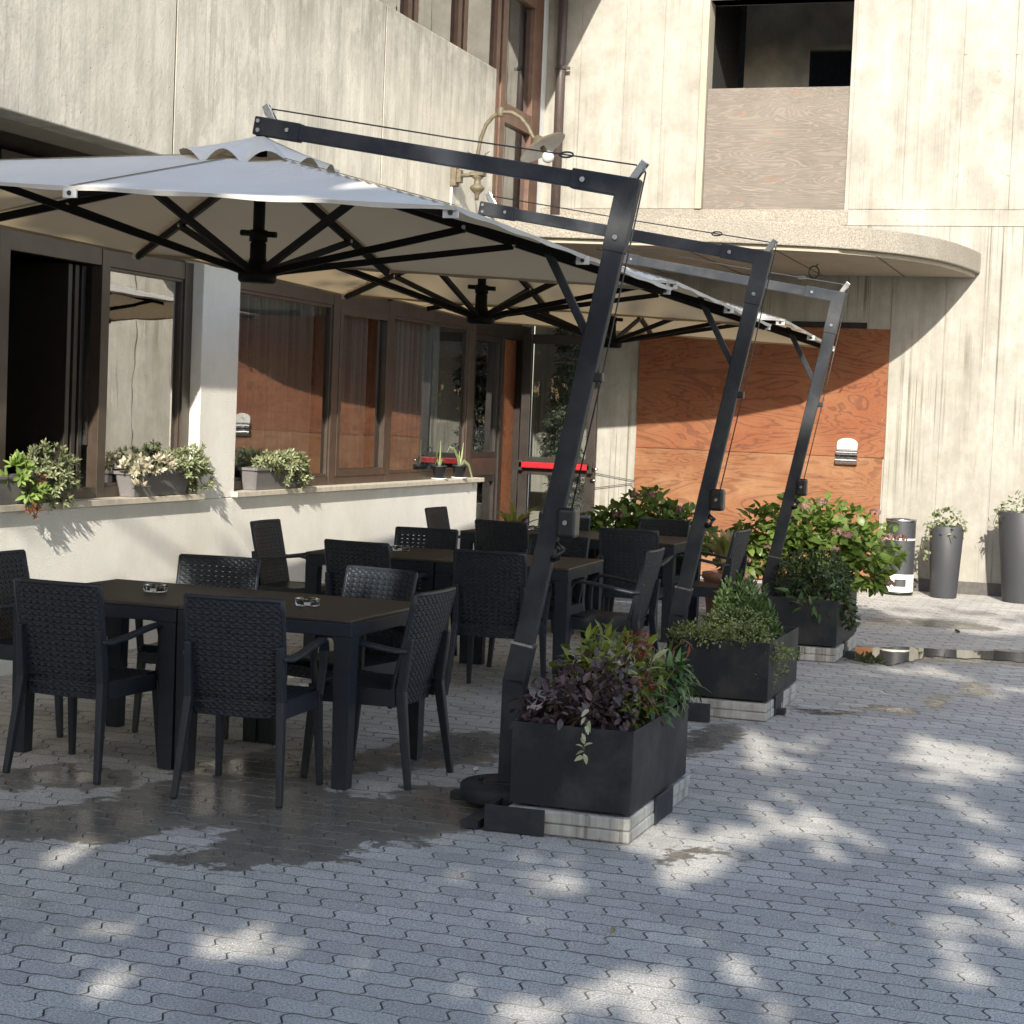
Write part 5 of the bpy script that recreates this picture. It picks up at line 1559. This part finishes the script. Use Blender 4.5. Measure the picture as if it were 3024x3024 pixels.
aloe('pale aloe with two long arching leaves at the end of the right sill', 'small black pot on a white saucer at the end of the right sill', (-6.20, 16.92, 1.012),
     [([(0, 0, 0), (0, -.06, .10), (0, -.17, .18), (0, -.30, .20), (0, -.36, .15)], .016), ([(0, 0, 0), (.01, .03, .12), (.01, .06, .24)], .014), ([(0, 0, 0), (.01, .10, .06), (.01, .24, .02), (.01, .36, -.12), (.01, .40, -.2)], .018), ([(0, 0, 0), (0, -.02, .09), (0, -.02, .16)], .012)])
aloe('small aloe with short upright leaves, left of the arching one on the right sill', 'small black pot, left of the saucered one, on the right sill', (-6.22, 16.42, 1.012),
     [([(0, 0, 0), (0, .01, .12), (0, .01, .26)], .012), ([(0, 0, 0), (0, .06, .08), (0, .14, .06)], .012), ([(0, 0, 0), (0, -.06, .08), (0, -.12, .04)], .012)])

# small litter on the paving
for x, y, a, lb in ((-1.25, 15.55, 20, 'dark fallen leaf on the sunlit paving behind the puddle'), (-1.35, 11.6, 70, 'small pale fallen leaf on the paving right of the second planter'), (-2.78, 7.95, 10, 'white scrap of paper on the wet paving beside the front table')):
    sh = leaf_shape(.10, .05, .3, -.2)
    me = bpy.data.meshes.new('fallen_leaf'); me.from_pydata(sh[0].tolist(), [], sh[1]); me.materials.append(MAT['room dark' if 'dark' in lb else 'white paint'])
    o = bpy.data.objects.new('fallen_leaf' if 'leaf' in lb else 'paper_scrap', me); COL.objects.link(o); o.location = (x, y, .006); o.rotation_euler = (0, 0, R(a))
    if 'dark' not in lb: o.scale = (.5, .5, .5)
    tag(o, lb, 'leaf' if 'leaf' in lb else 'paper')

fl = leaf_shape(.035, .02, .35, -.3)
flm = bpy.data.meshes.new('fallen_leaf'); flm.from_pydata(fl[0].tolist(), [], fl[1]); flm.materials.append(MAT['dry lily leaf'])
for k in range(26):
    y_ = rng.uniform(5.2, 13.5); x_ = rng.uniform(-.42 * y_, -.02 * y_)
    o = bpy.data.objects.new('fallen_leaf', flm); COL.objects.link(o)
    o.location = (x_, y_, .006); o.rotation_euler = (rng.gauss(0, .2), rng.gauss(0, .2), rng.uniform(0, 6.3)); o.scale = [rng.uniform(.4, 1.0)] * 3
    tag(o, 'tiny dry leaf lying loose on the paving', 'leaf', 'small dry leaves scattered on the paving')

# ------------------------------------------------------------------ trees behind the camera: they throw the dappled shade
DAP = [(-2.5, 4.64, 0.14, 0.16), (-2.56, 4.44, 0.09, 0.12), (-3.0, 4.75, 0.08, 0.12), (-3.01, 4.89, 0.1, 0.09), (-2.42, 5.19, 0.05, 0.11), (-1.41, 4.87, 0.13, 0.21), (-1.27, 4.83, 0.1, 0.11), (-1.61, 4.79, 0.04, 0.07), (-1.71, 4.72, 0.05, 0.11), (-2.04, 6.41, 0.07, 0.13), (-1.8, 6.22, 0.05, 0.1), (-1.43, 6.59, 0.12, 0.24), (-1.57, 7.09, 0.13, 0.33), (-1.4, 6.84, 0.06, 0.34), (-1.59, 8.94, 0.1, 0.32), (-1.28, 7.86, 0.06, 0.33), (-1.1, 7.28, 0.05, 0.21), (-0.97, 6.78, 0.04, 0.1), (-0.73, 9.27, 0.2, 0.41), (-0.5, 9.56, 0.13, 0.39), (-0.89, 9.83, 0.11, 0.33), (-1.18, 5.36, 0.06, 0.16), (-1.05, 5.48, 0.03, 0.15), (-0.61, 5.82, 0.07, 0.18), (-0.29, 5.62, 0.07, 0.19), (-0.35, 6.51, 0.11, 0.33), (-0.3, 6.97, 0.08, 0.29), (-1.29, 9.9, 0.08, 0.21), (-3.56, 5.69, 0.13, 0.11), (-3.5, 5.89, 0.08, 0.08), (-0.53, 8.27, 0.1, 0.16), (-0.38, 7.58, 0.11, 0.22), (-1.78, 9.63, 0.14, 0.17), (-0.73, 12.32, 0.21, 0.31), (-1.23, 12.84, 0.18, 0.23), (-1.1, 15.92, 0.27, 0.43), (-2.09, 4.71, 0.06, 0.07), (-0.94, 7.69, 0.07, 0.15), (-4.5, 10.28, .4, .05), (-6.0, 10.7, .45, .06), (-3.75, 11.0, .3, .05), (-5.6, 10.25, .3, .03), (-6.1, 11.5, .3, .1), (-4.0, 11.9, .2, .1), (-3.2, 11.86, .22, .25), (-3.95, 9.85, .2, .12)]  # wanted sun patches; the crown is shaped with a hole for each
shp = leaf_shape(.26, .20, .12, .1, 2)
N = 23000
gx = nrg.uniform(-8.0, 2.2, N); gy = nrg.uniform(2.2, 17.5, N)
lim = np.interp(gx, [-6.6, -6.3, -4.6, -3.4], [10.5, 13.3, 13.6, 15.2])
keep = nrg.random(N) < np.clip(1 - (gy - lim) / 1.2, .10, 1.0)
wv = np.sin(gx * 2.1 + 1.3 * np.sin(gy * 1.1)) * np.sin(gy * 1.3 + 1.7 * np.sin(gx * .9)) + .5 * np.sin(gx * 5.3 + gy * 2.9)
keep &= ~((wv > 1.12) & (gy > 8))
keep &= ~((gx < -6.25) & (nrg.random(N) < .96))
keep &= ~((gx < -6.4) & (gy > 13.2))
for _ in range(28):                                   # random extra holes cut in the crown to let sun patches through
    y_ = rng.uniform(4.4, 14.5); x_ = rng.uniform(-.36 * y_ - .3, -.01 * y_ + .2)
    if x_ < -2.2 and y_ > 5.6: continue
    DAP.append((x_, y_, rng.uniform(-.03, .07), rng.uniform(-.03, .14)))
for (x, y, a, b) in DAP:
    keep &= ((gx - x) / (a + .11)) ** 2 + ((gy - y) / (b + .165)) ** 2 > 1.0
gx, gy = gx[keep], gy[keep]
yp = nrg.uniform(-5.0, -2.0, len(gx))
tt = (gy - yp) / SUN.y
Pp = np.stack([gx - SUN.x * tt, yp, -SUN.z * tt], 1)
half = Pp[:, 0] < 1.6
sunv = np.array([-SUN.x, -SUN.y, -SUN.z])
trunks = ((-4.5, -3.6, 'broad leafy tree behind the viewer on the left, throwing dappled shade'), (4.8, -3.4, 'broad leafy tree behind the viewer on the right, throwing dappled shade'))
for sel, (tx, ty, lb) in zip((half, ~half), trunks):
    t = thing('shade_tree', lb, 'tree', (tx, ty, 0), 0, 'trees behind the viewer')
    k = int(sel.sum())
    up = np.tile(sunv, (k, 1)) + nrg.normal(size=(k, 3)) * .45
    dd = np.cross(up, nrg.normal(size=(k, 3)))
    tag(scatter('crown', shp, Pp[sel] - np.array([tx, ty, 0]), dd, up, nrg.uniform(.7, 1.2, k), 'tree leaf', t), kind='stuff')
    q = MB(); q.tube([(0, 0, -.1), (.05, .02, 2.2), (0, .1, 4.5), (.1, 0, 8), (.05, 0, 11)], [.26, .21, .18, .11, .03], 10); q.build('trunk', 'bark', t)
    ends = (Pp[sel] - np.array([tx, ty, 0]))[nrg.choice(k, 14)]
    for e in ends:
        q = MB(); z = rng.uniform(3.0, 7.0)
        q.tube([(0.02, .05, z), (e[0] * .35, e[1] * .4, z + (e[2] - z) * .55), tuple(e)], [.07, .045, .012], 6)
        q.build('limb', 'bark', t)


# unseen belt of trees added to block low sky light behind the viewer
big = leaf_shape(.46, .36, .12, .1, 2)
for (tx, ty, h, rx, lb) in ((-11, -14, 7.4, 4.2, 'unseen tree added far behind the viewer to block low sky, leftmost of the belt'), (-4.5, -14.5, 7.6, 4.4, 'unseen tree added far behind the viewer to block low sky, second from the left'), (2.5, -14, 7.4, 4.4, 'unseen tree added far behind the viewer to block low sky, second from the right'), (9, -13.5, 7.2, 4.4, 'unseen tree added far behind the viewer to block low sky, rightmost of the belt')):
    t = thing('shade_tree', lb, 'tree', (tx, ty, 0), 0, 'trees behind the viewer')
    p, d = blob_points(2600, (0, 0, h * .52), (rx, 2.6, h * .46), .55)
    dd, up = leafdirs(d, 0, .9)
    tag(scatter('crown', big, p, dd, up, nrg.uniform(.7, 1.3, len(p)), 'tree leaf', t), kind='stuff')
    q = MB(); q.tube([(0, 0, -.1), (.1, 0, 2), (0, .1, 5), (.1, 0, h * .9)], [.3, .24, .15, .03], 10); q.build('trunk', 'bark', t)
